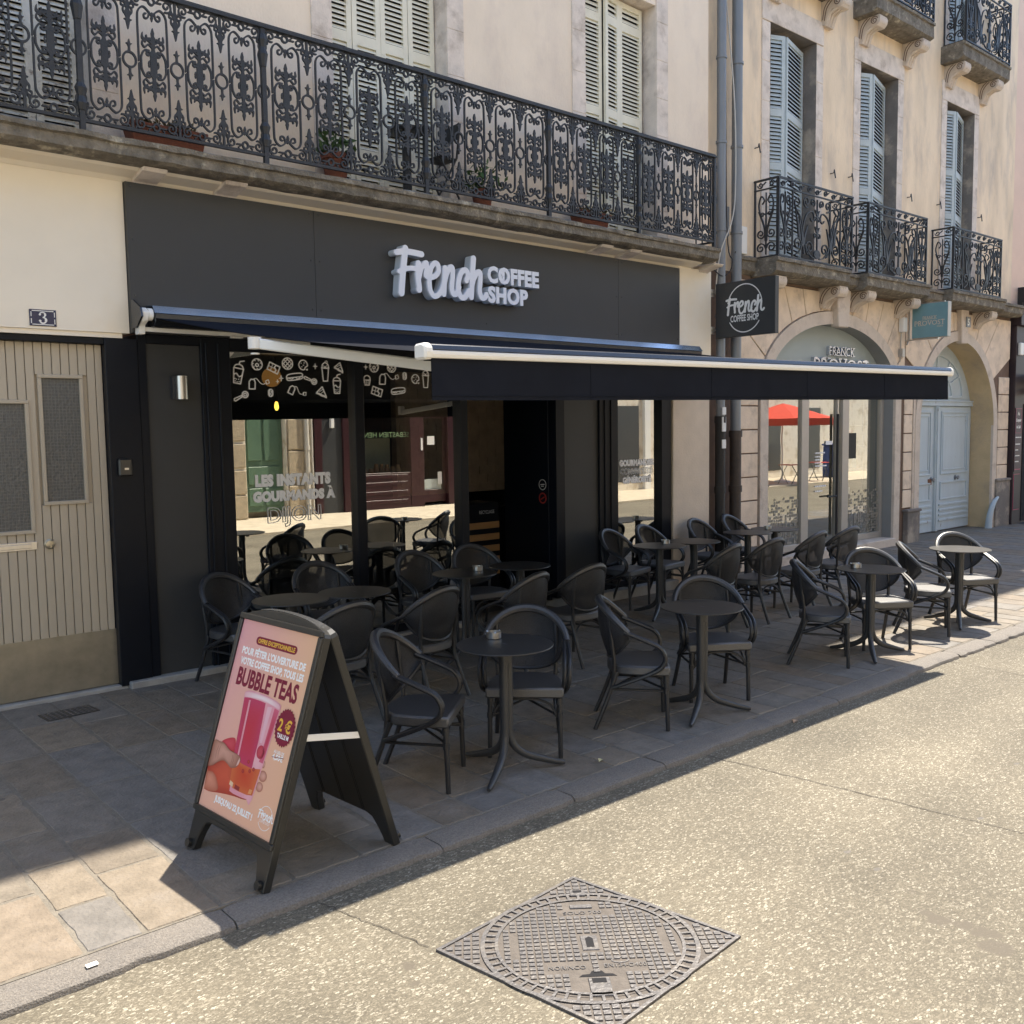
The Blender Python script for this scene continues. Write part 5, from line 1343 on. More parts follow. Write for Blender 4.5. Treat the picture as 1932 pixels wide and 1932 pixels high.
def tiles(x0, x1, m, par, seed):
    q = random.Random(seed); mb = MB(); z = .26
    while z < .98:
        x = x0 + .01
        while x < x1 - .05:
            if q.random() < min(1, 1.15 - (z - .26) * .9) * .75:
                k = q.choice([0, 1, 2]); w, h = .05, .038
                P = [(x, z), (x + w, z), (x + w, z + h), (x, z + h)]
                if k == 1: P = [(x, z), (x + w, z), (x + w * .5, z + h)]
                if k == 2: P = [(x, z), (x + w * .7, z), (x + w, z + h), (x + w * .3, z + h)]
                mb.flat(WALL(0, YS + .004, 0), P, 0)
            x += .062
        z += .047
    mb.build('tile_pattern', m, par)
tp = M('grey_film', (.30, .28, .24), .7, .05, 6)
tiles(12.13, 13.27, tp, sp[0], 1); tiles(14.71, 15.77, tp, sp[3], 2)
serif('FRANCK', WALL(14.4, YS, 3.25), .19, 0, 0, .0, .03, .78, mt['chrome'], t)
serif('PROVOST', WALL(14.42, YS, 2.985), .30, 0, 0, .0, .03, 1.72, mt['chrome'], t)
mb = MB(); mb.tube([(14.0, YS - .06, .95), (14.28, YS - .06, .95)], .014, 8); mb.box(14.295, 14.315, YS - .07, YS - .03, .3, 2.3); mb.build('door_handle', mt['blackcable'], t)
gw = WALL(0, YS - .002, 0)
mb = MB(); mb.fbox(gw, 14.02, 14.22, 1.80, 1.86, 0, .004)
for i, (w, z) in enumerate(((.26, 1.66), (.16, 1.6), (.14, 1.55), (.17, 1.5), (.3, 1.45), (.3, 1.12), (.2, 1.04))):
    x = 13.72; q = random.Random(i)
    while x < 13.72 + w: l = q.uniform(.02, .05); mb.fbox(gw, x, x + l, z, z + .022, 0, .002); x += l + .012
mb.build('door_notice', mt['decal'], sp[1])
mb = MB(); mb.fbox(gw, 14.74, 14.98, 1.55, 1.98, 0, .004); bs = mb.build('notice_board', mt['dark'], sp[3], bevel=.002)
# interior of the salon
mb = MB(); mb.quad((11.9, 1.9, 0), (16, 1.9, 0), (16, 1.9, 2.6), (11.9, 1.9, 2.6)); mb.quad((11.9, .35, .1), (16, .35, .1), (16, 1.9, .1), (11.9, 1.9, .1)); mb.quad((16, .35, 0), (16, 1.9, 0), (16, 1.9, 2.6), (16, .35, 2.6)); mb.quad((11.9, .35, 0), (11.9, 1.9, 0), (11.9, 1.9, 2.6), (11.9, .35, 2.6)); mb.quad((11.9, .35, 2.6), (16, .35, 2.6), (16, 1.9, 2.6), (11.9, 1.9, 2.6))
mb.build('interior_shell', mt['beigeint'], t)
sh = thing('display_shelf', (15.2, .7, .1), 'glass display shelves behind the right salon pane', 'shelf')
mb = MB()
for z in (.9, 1.35, 1.75, 2.1): mb.box(14.75, 15.55, .45, .75, z, z + .015)
mb.build('shelf_boards', mt['alu'], sh)
mb = MB(); mb.box(15.5, 15.52, .46, .48, .1, 2.5); mb.box(14.76, 14.78, .46, .48, .1, 2.5); mb.build('upright', mt['alu'], sh)
for i, (x, z, w, h, m) in enumerate(((14.95, 2.116, .12, .2, mt['paper']), (15.05, 1.766, .1, .2, mt['paper']), (15.2, 1.766, .14, .26, M('pink_carton', (.6, .25, .25), .5, 0)), (15.3, 1.366, .16, .22, M('aqua_carton', (.3, .55, .5), .5, 0)), (15.05, .916, .2, .12, mt['paper']))):
    o = MB().box(x, x + w, .55, .62, z, z + h).build('product_box', m, origin=(x, .58, z), bevel=.006)
    tag(o, ('white carton alone on the highest salon shelf', 'slim white carton beside the pink one on the second salon shelf', 'pink carton on the second salon shelf', 'aqua carton on the third salon shelf', 'low white carton on the lowest salon shelf')[i], 'box', 'products on the salon shelves')

# ------------------------------------------------------------------ blue gate in the second arch
t = thing('carriage_gate', (18.4, .5, 0), 'tall peeling pale blue double gate with a carved fan light in the right hand arch', 'gate')
YG = .50
mb = MB(); pts = [p for p in arch_pts(A2) if p[1] > 2.58]; mb.prism(WALL(0, YG + .03, 0), [(pts[0][0], 2.57)] + pts + [(pts[-1][0], 2.57)], 0, .03)
fr = WALL(0, YG, 0); S = []
cx0 = A2[0]
for r_ in (.95, .55): S.append(([(cx0 + .9 * r_ * 1.25 * math.cos(a), 2.66 + r_ * .82 * math.sin(a)) for a in [PI * i / 24 for i in range(25)]], .02))
for a in (30, 60, 90, 120, 150): S.append(([(cx0 + .55 * 1.1 * math.cos(R(a)), 2.66 + .45 * math.sin(R(a))), (cx0 + 1.05 * math.cos(R(a)), 2.66 + .76 * math.sin(R(a)))], .016))
S.append(([(cx0 - 1.1, 2.64), (cx0 + 1.1, 2.64)], .02)); S.append(([(cx0, 2.6), (cx0, 3.62)], .04))
stroke_solid(mb, stroke_mesh(S, .02), fr, -.001, .025, back=False)
mb.build('fan_light', mt['gate'], t, bevel=0)
mb = MB(); mb.box(16.78, 19.88, YG - .05, YG + .05, 2.46, 2.565); mb.box(16.78, 19.88, YG - .07, YG - .05, 2.54, 2.57); mb.build('transom', mt['gate'], t, bevel=.006)
for x0, x1 in ((16.80, 18.26), (18.40, 19.86)):
    mb = MB(); mb.box(x0, x1, YG, YG + .05, .02, 2.455)
    def mould(a, b, c, d, q=.035, p=.022):
        for (u0, u1, v0, v1) in ((a, b, c, c + q), (a, b, d - q, d), (a, a + q, c + q, d - q), (b - q, b, c + q, d - q)): mb.box(u0, u1, YG - p, YG - .0005, v0, v1)
    mould(x0 + .14, x1 - .14, 1.12, 2.36); mould(x0 + .22, x1 - .22, 1.2, 2.28, .03, .014); mould(x0 + .14, x1 - .14, .62, .98)
    for z in (.20, .30, .40, .50): mb.box(x0 + .1, x1 - .1, YG - .025, YG - .0005, z, z + .045)
    lf = mb.build('gate_leaf', mt['gate'], t, bevel=.005)
    mb = MB(); mb.lathe((0, 0, 0), [(.05, 0), (.05, .01), (.02, .02), (.02, .04), (.045, .055), (.03, .075)], 14); xx = x1 - .65 if x0 > 18 else x1 - .1
    mb.v = [Vector((xx + p.x, YG - .001 - p.z, 1.04 + p.y)) for p in mb.v]; mb.build('door_knob', mt['zinc'], lf, smooth=True)
mb = MB(); mb.box(18.262, 18.398, YG - .04, YG + .04, .02, 2.455); mb.box(18.29, 18.37, YG - .06, YG - .04, .02, 2.45); mb.build('meeting_stile', mt['gate'], t, bevel=.006)
mb = MB(); mb.box(18.04, 18.16, YG - .02, YG - .001, .94, 1.05); mb.build('lock_plate', M('rusty_lock', (.2, .09, .05), .7, .3, 20), t)
gs = MB(); gs.tube(smoothpath([(19.75, .05, -.05), (19.76, .03, .25), (19.86, .0, .5), (20.02, -.02, .62)], 6), [.07, .068, .066, .064, .062, .06, .058, .056, .054, .052, .05, .048, .045, .042, .038, .034, .03, .026, .02], 12)
tag(gs.build('wheel_guard', mt['gate'], origin=(19.75, .05, 0), smooth=True), 'curved pale blue iron wheel guard at the right foot of the gate arch', 'wheel guard')

# ================================================================== FAR PLUM SHOP AND PINK HOUSE
b3 = thing('pink_house', (25, .1, 0), 'pink plastered house beyond the arcaded building at the right edge', 'building')
mb = MB(); mb.box(20.70, 36, .12, 9, 4.5, 12.5); mb.box(20.7, 36, -.3, 9, 12.5, 12.6); mb.build('wall', mt['pink'], b3)
mb = MB(); mb.box(20.71, 36, -.02, 3, -.05, 4.1); mb.box(20.71, 36, -.10, 3, 4.1, 4.45); mb.build('shop_facade', mt['plum'], b3, bevel=.01)
mb = MB(); mb.box(21.15, 22.2, -.03, .0, .05, 2.5); mb.build('doorway', mt['void'], b3)
mb = MB(); mb.prism(F((0, 0, 0), (0, 1, 0), (0, 0, 1)), [(-.1, 3.12), (-.5, 2.95), (-.5, 2.9), (-.1, 3.05)], 20.95, 24); mb.build('shop_canopy', mt['plum'], b3)
mb = MB(); mb.box(20.78, 20.95, -.08, -.02, 3.5, 3.75); mb.build('alarm_box', mt['whitem'], b3, bevel=.01)
mb = MB(); mb.tube([(21.3, -.05, 2.78), (21.25, -.2, 2.74)], .06, 12); mb.build('spotlight', mt['white'], b3)
mn = thing('menu_panel', (20.9, -.03, 1.7), 'plum menu panel with magenta lines on the far shopfront', 'menu board')
fr = WALL(20.9, -.024, 0); mb = MB(); mb.fbox(fr, -.17, .15, 1.1, 2.42, 0, .012); mb.build('panel', M('plum_board', (.05, .022, .035), .5, .05, 4), mn)
mb = MB()
for (u0, u1, v0, v1) in ((-.155, .135, 2.40, 2.408), (-.155, .135, 1.9, 1.906), (-.155, .135, 1.14, 1.155), (-.155, -.148, 1.9, 2.4), (.128, .135, 1.9, 2.4)): mb.fbox(fr, u0, u1, v0, v1, .0115, .014)
mb.box(20.74, 20.745, -.03, -.021, .3, 1.05); mb.box(20.74, 21.05, -.03, -.021, 1.04, 1.05); mb.box(20.74, 21.05, -.03, -.021, .3, .31)
mb.build('border', mt['magenta'], mn)
mb = MB()
for body, z, s in (('Au', 2.27, .1), ('Comptoir', 2.14, .085), ('du Café', 2.0, .085)): text_mb(body, fr, s, -.01, z, .0125, align='CENTER', shear=.2, offset=.003, sx=.75, mb=mb)
for z, w in ((1.80, .25), (1.66, .2), (1.54, .14), (1.42, .2), (1.30, .17)):
    q = random.Random(int(z * 100)); x = -.14
    while x < -.14 + w: l = q.uniform(.015, .04); mb.fbox(fr, x, x + l, z, z + .022, .0118, .0135); x += l + .008
mb.build('lettering', mt['white'], mn)
mb = MB(); mb.box(20.72, 30, -.10, -.02, 4.5, 4.56); mb.box(21.0, 21.06, -.35, .1, 4.45, 4.9); mb.build('terrace_edge', mt['blackcable'], b3)
tag(MB().box(21.0, 21.5, -.62, -.02, -.004, .006).build('door_mat', mt['blackcable'], origin=(21.2, -.3, 0)), 'flat dark mat at the far shop doorway', 'mat')
# ================================================================== ACROSS THE STREET (seen in the panes)
YO = -13.95
ob = thing('opposite_house', (5, YO, 0), 'sunlit pale limestone house across the street, reflected in the shop panes', 'building')
def FO(x, z): return F((x, YO, z), (-1, 0, 0), (0, 0, 1))
mb = MB(); mb.box(-12, 12.28, YO - 6, YO, 3.3, 12.0); mb.box(-12, 10.42, YO - 6, YO, -.05, 3.299); mb.box(11.52, 11.55, YO - 6, YO, -.05, 3.299); mb.box(12.02, 12.28, YO - 6, YO, -.05, 3.299); mb.box(11.55, 12.02, YO - 6, YO - .12, -.05, 3.299); mb.box(10.42, 11.52, YO - 6, YO - .6, -.05, 3.3); mb.build('wall', mt['opp'], ob)
mb = MB()
for i, z in enumerate((0, .62, 1.28, 1.95)): mb.box(9.2, 10.40, YO, YO + .05, z + .012, z + .60)
for i, z in enumerate((0, .9, 1.7)): mb.box(11.56, 12.0, YO, YO + .05, z + .01, z + .78)
mb.build('rough_blocks', mt['oppst'], ob, bevel=.02)
mb = MB(); mb.box(10.43, 11.51, YO - .25, YO - .2, .15, 3.25)
for (a, b, c, d) in ((10.55, 10.93, 1.45, 2.9), (11.0, 11.4, 1.45, 2.9), (10.55, 10.93, .3, .75), (11.0, 11.4, .3, .75), (10.55, 11.4, .85, 1.3)): mb.box(a, b, YO - .2, YO - .165, c, d)
mb.build('green_door', mt['green'], ob, bevel=.012)
mb = MB(); mb.tube([(12.06, YO + .1, 0), (12.06, YO + .1, 12)], .055, 12); mb.lathe((12.06, YO + .1, 1.7), [(.075, 0), (.075, .12)], 12); mb.tube([(12.22, YO + .06, 0), (12.22, YO + .06, 12)], .03, 8); mb.build('rain_pipe', mt['cable'], ob, smooth=True)
mb = MB()
for x in (-9, -6, -3, 0, 3, 6, 9):
    for z in (4.4, 8.2): mb.box(x, x + 1.2, YO, YO + .02, z, z + 2.2)
mb.build('window', mt['shcream'], ob)
rsn = thing('red_shop', (15.2, YO, 0), 'dark red wooden shopfront across the street, reflected in the panes', 'shop front')
mb = MB()
for a, b in ((12.30, 12.52), (13.15, 13.62), (15.32, 15.78), (16.62, 17.1)): mb.box(a, b, YO - .2, YO + .08, .0, 2.9)
mb.box(12.3, 17.1, YO - .2, YO + .1, 2.9, 3.5); mb.box(13.62, 15.32, YO - .2, YO + .06, 0, 1.0)
for z in (.15, .4, .65, .85): mb.box(13.7, 15.2, YO + .06, YO + .075, z, z + .1)
mb.box(15.79, 16.61, YO - .1, YO - .05, .1, .45); mb.box(15.79, 15.87, YO - .1, YO - .05, .45, 2.5); mb.box(16.53, 16.61, YO - .1, YO - .05, .45, 2.5); mb.box(15.79, 16.61, YO - .1, YO - .05, 2.5, 2.9)
mb.build('woodwork', mt['redshop'], rsn, bevel=.012)
mb = MB(); mb.box(12.52, 13.15, YO - .2, YO, .0, 2.9); mb.build('dark_panel', mt['panel'], rsn)
mb = MB(); mb.box(12.78, 12.88, YO, YO + .1, 2.25, 2.55); mb.build('wall_light', mt['white'], rsn, bevel=.01)
mb = MB(); mb.quad((13.62, YO - .02, 1.0), (15.32, YO - .02, 1.0), (15.32, YO - .02, 2.9), (13.62, YO - .02, 2.9)); mb.quad((15.87, YO - .08, .45), (16.53, YO - .08, .45), (16.53, YO - .08, 2.5), (15.87, YO - .08, 2.5)); gp = mb.build('shop_glass', mt['oppglass'], rsn)
mb = text_mb('SÉBASTIEN HEN', FO(14.6, 0), .2, 0, 1.98, .0, width=1.45, align='CENTER'); mb.v = [p + Vector((0, -.012, 0)) for p in mb.v]; mb.build('lettering', M('green_gilt', (.2, .3, .16), .5, 0), gp)
mb = MB(); mb.box(16.0, 16.25, YO - .075, YO - .07, 1.75, 2.0); mb.box(16.36, 16.5, YO - .075, YO - .07, .6, .95); mb.box(15.9, 16.5, YO - .14, YO - .12, .46, .75); mb.box(15.66, 15.72, YO + .082, YO + .1, 1.6, 1.95); mb.build('notice', mt['paper'], rsn)
mb = MB(); mb.box(13.5, 15.4, YO - 1.2, YO - 1.1, .9, 1.95); mb.build('display_back', M('pale_display', (.35, .34, .24), .8, .1, 3), rsn)
mb = MB()
q = random.Random(2)
for i in range(9): mb.lathe((13.75 + i * .18, YO - .4, 1.0), [(.07, 0), (.08, .02), (.05, .1 + q.random() * .18)], 10)
mb.build('display_goods', M('pastry_goods', (.3, .16, .07), .6, .2, 9), rsn)
mb = MB(); mb.box(12.3, 17.1, YO - 4, YO - 3.9, 0, 3.4); mb.box(12.3, 12.4, YO - 4, YO - .2, 0, 3.5); mb.box(17.0, 17.1, YO - 4, YO - .2, 0, 3.5); mb.build('interior_shell', mt['void'], rsn)
oc = thing('opposite_corner_house', (24, YO, 0), 'cream rendered house further along the far side of the street', 'building')
mb = MB(); mb.box(12.29, 46, YO - 6, YO, 3.501, 12.0); mb.box(17.11, 46, YO - 6, YO, -.05, 3.5); mb.build('wall', mt['opp'], oc)
mb = MB()
for x in (18.4, 20.3, 23.5, 26.5, 29.5, 33, 36): mb.box(x, x + 1.5, YO, YO + .02, .3, 2.9)
for x in (13, 16, 19, 22, 25, 28, 31, 34, 37):
    for z in (4.6, 8.4): mb.box(x, x + 1.2, YO, YO + .02, z, z + 2.2)
mb.build('window', M('dim_window', (.05, .05, .052), .3, .1, 3), oc)
mb = MB()
for x in (19.95, 22.2, 25.2): mb.box(x, x + .3, YO, YO + .12, 0, 3.4)
mb.build('pilaster', mt['white'], oc)
pr_ = thing('parasol', (31.5, -11.9, 0), 'red cafe parasol across the street, reflected in the salon glass', 'parasol')
mb = MB(); mb.tube([(31.5, -11.9, 0), (31.5, -11.9, 3.0)], .03, 8); mb.lathe((31.5, -11.9, 0), [(.3, 0), (.3, .06), (.05, .1)], 16); mb.build('pole', mt['white'], pr_)
mb = MB(); c = Vector((31.5, -11.9, 0)); n = 8; r_ = 2.0
vs = [c + Vector((0, 0, 3.0))] + [c + Vector((r_ * math.cos(2 * PI * i / n), r_ * math.sin(2 * PI * i / n), 2.4)) for i in range(n)] + [c + Vector((r_ * math.cos(2 * PI * i / n), r_ * math.sin(2 * PI * i / n), 2.15)) for i in range(n)]
mb.add(vs, [(0, 1 + i, 1 + (i + 1) % n) for i in range(n)] + [(1 + i, n + 1 + i, n + 1 + (i + 1) % n, 1 + (i + 1) % n) for i in range(n)]); mb.build('canopy', mt['redcan'], pr_)
first = None
for i, (x, y) in enumerate(((28.4, -10.9), (30.6, -11.0), (33.0, -11.2))):
    if first is None:
        t = thing('folding_table', (x, y, 0), '', 'table', 'folding tables across the street')
        mb = MB(); mb.box(x - .3, x + .3, y - .3, y + .3, .70, .72); mb.build('tabletop', mt['redcan'], t)
        mb = MB()
        for s_ in (-.27, .27): mb.tube([(x - .3, y + s_, 0), (x + .25, y + s_, .7)], .014, 6); mb.tube([(x + .3, y + s_, 0), (x - .25, y + s_, .7)], .014, 6)
        mb.build('leg_frame', mt['iron'], t); first = t
    else: t = copy_tree(first, (x, y, 0))
    t['label'] = ('folding red terrace table nearest the red parasol edge, across the street', 'folding red terrace table right under the red parasol across the street', 'folding red terrace table farthest along the opposite pavement')[i]
tag(MB().box(35.5, 36.2, -12.6, -11.9, .0, 1.3).box(35.45, 36.25, -12.65, -11.85, 1.3, 1.38).build('wheelie_bin', mt['blue'], origin=(35.8, -12.2, 0), bevel=.03), 'tall blue bin across the street mirrored in the salon glass', 'bin')

# ================================================================== TERRACE FURNITURE
def rim(a):
    k = math.cos(a)
    return Vector((-.05 - .225 * k, .278 * math.sin(a), .655 + .235 * (max(k, -.2) + .12) / 1.12))
def make_chair():
    t = thing('terrace_armchair', (0, 0, 0), '', 'chair', 'black woven armchairs on the cafe terrace')
    # seat
    pts = [(.215, -.252), (.215, .252), (.0, .244), (-.12, .218), (-.185, .15), (-.212, .07), (-.216, 0), (-.212, -.07), (-.185, -.15), (-.12, -.218), (.0, -.244)]
    mb = MB(); mb.prism(F((0, 0, 0), (1, 0, 0), (0, 1, 0)), pts, .392, .460); mb.build('seat', mt['seatw'], t, smooth=True, bevel=.012)
    # woven back shell
    A = R(84)
    def shell(s, q):
        a = -A + 2 * A * s; top = rim(a)
        lz = .485 + (rim(A).z - .05 - .485) * (abs(a) / A) ** 2.2
        low = Vector((-.045 - .165 * math.cos(a), .245 * math.sin(a), lz))
        p = low.lerp(top, q); bul = .03 * math.sin(PI * q)
        return p + Vector((-bul * math.cos(a), bul * math.sin(a) * .6, 0))
    mb = MB(); mb.grid(shell, 28, 8); mb.build('backrest', mt['weave'], t, smooth=True)
    mb = MB(); mb.tube([rim(-A + 2 * A * i / 36) for i in range(37)], [.019 + .010 * math.sin(PI * i / 36) for i in range(37)], 8); mb.build('back_rim', mt['rimw'], t, smooth=True)
    mb = MB()
    mb.tube([shell(i / 30, 0) for i in range(31)], .011, 6)
    for s_ in (-1, 1):
        mb.tube(smoothpath([(-.185, s_ * .185, .30), (-.170, s_ * .195, .46), (-.185, s_ * .205, .62), tuple(rim(s_ * R(46)))], 4), .0145, 8)
    mb.build('back_frame', mt['frame'], t, smooth=True)
    for s_ in (-1, 1):
        e = rim(A)
        mb = MB()
        for off in (0, .031):
            P = [(e.x - .03, s_ * (e.y - off * .6), e.z + .004), (.06, s_ * (.290 - off), .640), (.145, s_ * (.290 - off), .595), (.180, s_ * (.288 - off), .525), (.150, s_ * (.280 - off), .455), (.055, s_ * (.262 - off * .8), .40), (-.07, s_ * (.238 - off * .6), .345), (-.185, s_ * (.214 - off * .3), .298)]
            mb.tube(smoothpath(P, 6), .0145, 8)
        mb.build('armrest', mt['frame'], t, smooth=True)
    for s_ in (-1, 1):
        mb = MB(); mb.tube([(.188, s_ * .222, .395), (.192, s_ * .225, .30), (.200, s_ * .228, 0)], [.0165, .0165, .0150], 9)
        mb.lathe((.192, s_ * .225, .262), [(.0205, 0), (.0205, .035)], 9); mb.lathe((.189, s_ * .222, .35), [(.022, 0), (.0215, .042)], 9); mb.build('leg', mt['frame'], t, smooth=True)
        mb = MB(); mb.tube(smoothpath([(-.150, s_ * .195, .41), (-.188, s_ * .198, .30), (-.235, s_ * .206, .17), (-.305, s_ * .218, 0)], 4), .0160, 9); mb.build('leg', mt['frame'], t, smooth=True)
    mb = MB()
    for s_ in (-1, 1):
        mb.tube([(.19, s_ * .2, .275), (-.195, s_ * .195, .285)], .0095, 6); mb.tube([(.19, s_ * .195, .285), (-.02, 0, .33), (-.19, -s_ * .19, .29)], .0085, 6)
        mb.tube(smoothpath([(.19, s_ * .2, .30), (.15, s_ * .19, .36), (.05, s_ * .185, .395)], 4), .0085, 6)
    mb.tube(smoothpath([(.193, -.2, .29), (.192, -.165, .345), (.19, -.09, .378), (.19, 0, .385), (.19, .09, .378), (.192, .165, .345), (.193, .2, .29)], 4), .0085, 6)
    mb.tube(smoothpath([(-.19, -.19, .29), (-.17, -.1, .36), (-.165, 0, .375), (-.17, .1, .36), (-.19, .19, .29)], 4), .0085, 6)
    mb.build('stretcher', mt['frame'], t, smooth=True)
    return t
def make_table():
    t = thing('bistro_table', (0, 0, 0), '', 'table', 'round bistro tables on the cafe terrace')
    mb = MB(); mb.lathe((0, 0, .788), [(.285, 0), (.298, .003), (.30, .007), (.298, .0115), (.29, .012)], 56); tp_ = mb.build('tabletop', mt['table'], t, smooth=True, angle=30)
    mb = MB(); k = .0048; stroke_solid(mb, FRENCH, F((-.0, .0, .8003), (0, -1, 0), (1, 0, 0)), None, .0006, k, k * 1.1); mb.build('logo', mt['zinc'], tp_)
    mb = MB(); mb.box(-.09, .09, -.012, .012, .765, .787); mb.box(-.012, .012, -.09, .09, .764, .786); mb.lathe((0, 0, .69), [(.040, 0), (.041, .02), (.041, .09), (.06, .096)], 18); mb.box(.06, .10, -.01, .01, .74, .766); mb.build('top_mount', mt['tleg'], t)
    for i in range(3):
        a = 2 * PI * i / 3 + PI / 2; c, s = math.cos(a), math.sin(a)
        P = [(.021, .77), (.021, .45), (.021, .26), (.030, .20), (.060, .145), (.12, .098), (.20, .067), (.30, .035), (.375, .018)]
        mb = MB(); mb.tube(smoothpath([(r * c, r * s, z) for r, z in P], 4), [.0245] * 24 + [.0235, .0225, .0215, .0205, .0195, .018, .0165, .015, .0125], 10); mb.build('leg', mt['tleg'], t, smooth=True)
    return t
table0 = make_table()
TB = [(3.70, -3.69, 3, 'front table with a steel ashtray right beside the pavement board'), (5.52, -3.78, -4, 'front table with an empty top, second from the pavement board'), (8.07, -3.72, 6, 'front row table with an ashtray, lit by the sun at its feet'), (10.0, -3.67, -3, 'sunlit front table farthest from the camera'),
      (4.07, -1.35, 14, 'back table hidden behind the pavement board, right one of its pair'), (5.34, -1.20, -8, 'back table with an ashtray left of the shop doorway'), (6.02, -1.20, 5, 'empty back table right in front of the shop doorway'), (3.52, -1.29, 9, 'back table in the dark left corner behind the pavement board'),
      (8.13, -1.17, 0, 'back table with an ashtray in front of the lettered narrow window'), (8.72, -1.19, 11, 'empty back table in front of the beige corner pier'), (9.9, -1.10, 4, 'empty back table in front of the two drainpipes'), (10.45, -1.12, -6, 'back table with an ashtray in front of the salon glass')]
for i, (x, y, a, lab) in enumerate(TB):
    t = table0 if i == 0 else copy_tree(table0, (x, y, 0))
    t.location = (x, y, 0); t.rotation_euler = (0, 0, R(a)); t['label'] = lab
chair0 = make_chair()
CH = [(3.25, -3.44, -49, 'armchair between the pavement board and the nearest ashtray table, back to the board'), (4.08, -3.45, -134, 'armchair facing the camera behind the nearest ashtray table'),
      (5.05, -3.57, -46, 'armchair turned sideways left of the second front table'), (5.98, -3.52, -124, 'armchair facing the camera behind the second front table'),
      (7.57, -3.55, -58, 'shaded armchair turned sideways left of the third front table'), (8.48, -3.57, -125, 'armchair with sunlit seat facing the camera behind the third front table'),
      (9.42, -3.60, -62, 'armchair with sunlit seat turned sideways left of the farthest front table'), (10.36, -3.58, -120, 'sunlit armchair facing the camera behind the farthest front table'),
      (4.30, -1.96, 102, 'armchair seen from behind, between the pavement board and the nearest ashtray table'), (3.47, -2.02, 96, 'armchair seen from behind, mostly hidden by the pavement board'),
      (5.29, -1.95, 104, 'armchair seen from behind at the ashtray table left of the doorway'), (6.02, -1.93, 94, 'armchair seen from behind at the empty table before the doorway'),
      (8.02, -1.98, 100, 'armchair seen from behind at the ashtray table before the narrow window'), (8.80, -1.98, 92, 'armchair seen from behind at the empty table before the beige pier'),
      (9.68, -1.97, 98, 'armchair seen from behind at the empty table before the drainpipes'), (10.40, -1.97, 91, 'armchair seen from behind at the ashtray table before the salon glass'),
      (3.46, -.45, -72, 'armchair against the dark grey panel below the wall lamp'), (4.33, -.44, -95, 'armchair against the left pane below the words LES INSTANTS'),
      (5.45, -.44, -88, 'armchair against the middle pane, left of the doorway'), (6.14, -.46, -98, 'armchair at the left edge of the dark doorway'),
      (8.32, -.48, -78, 'armchair against the grey panel right of the doorway'), (8.98, -.46, -80, 'armchair below the narrow window lettered GOURMANDISE'),
      (10.02, -.44, -82, 'armchair against the beige corner pier'), (10.78, -.42, -78, 'armchair against the foot of the drainpipes')]
for i, (x, y, a, lab) in enumerate(CH):
    t = chair0 if i == 0 else copy_tree(chair0, (x, y, 0))
    t.location = (x, y, 0); t.rotation_euler = (0, 0, R(a)); t['label'] = lab
ash0 = None
for x, y, lab in ((3.755, -3.52, 'steel ashtray on the front table nearest the pavement board'), (5.52, -1.17, 'steel ashtray on the back table left of the doorway'), (8.30, -1.12, 'steel ashtray on the back table before the narrow lettered window'), (8.02, -3.60, 'steel ashtray on the sun touched third front table'), (10.36, -1.08, 'steel ashtray on the back table before the salon glass')):
    if ash0 is None:
        mb = MB(); mb.lathe((0, 0, 0), [(.043, 0), (.047, .003), (.047, .042), (.043, .042), (.041, .012), (.01, .010)], 28)
        for a in range(3): c = Vector((.045 * math.cos(a * 2.1), .045 * math.sin(a * 2.1), .04)); mb.tube([c - c.normalized() * .006, c + c.normalized() * .006], .006, 6)
        ash0 = mb.build('ashtray', mt['steel'], smooth=True); o = ash0
    else: o = ash0.copy(); COL.objects.link(o)
    o.location = (x, y, .8006); tag(o, lab, 'ashtray', 'steel ashtrays on the tables')

# ================================================================== PAVEMENT BOARD
bd = thing('pavement_board', (2.21, -3.75, 0), 'black A frame pavement board with a pink bubble tea poster', 'sandwich board')
uy = Vector((.075, -.997, 0)).normalized()
def side_frame(bx, tx):
    o = Vector((bx, -3.75, 0)); o2 = Vector((tx, -3.765, 1.20))
    return F(o, uy, o2 - o)
fF = F(Vector((1.82, -3.752, .0)), uy, Vector((2.185, -3.775, 1.20)) - Vector((1.82, -3.752, 0)))
fB = F(Vector((2.60, -3.728, .0)), -uy, Vector((2.235, -3.765, 1.20)) - Vector((2.60, -3.728, 0)))
HW = .375; TOP = 1.255
def board_panel(fr, front):
    # one outline: two feet, cut-out between them, arched head
    out = [(-HW, .0), (-HW + .075, .0), (-HW + .085, .05), (-HW + .10, .10), (-HW + .125, .15), (-HW + .17, .165), (HW - .17, .165), (HW - .125, .15), (HW - .10, .10), (HW - .085, .05), (HW - .075, .0), (HW, .0), (HW, TOP - .06)]
    out += [(HW * math.cos(a), TOP - .06 + .075 * math.sin(a)) for a in [PI * i / 14 for i in range(1, 14)]] + [(-HW, TOP - .06)]
    mb = MB(); mb.prism(fr, out, -.045, .0)
    m = mt['bframe']
    o = mb.build('front_panel' if front else 'rear_panel', m, bd, bevel=.005)
    return o
pf = board_panel(fF, True); pb = board_panel(fB, False)
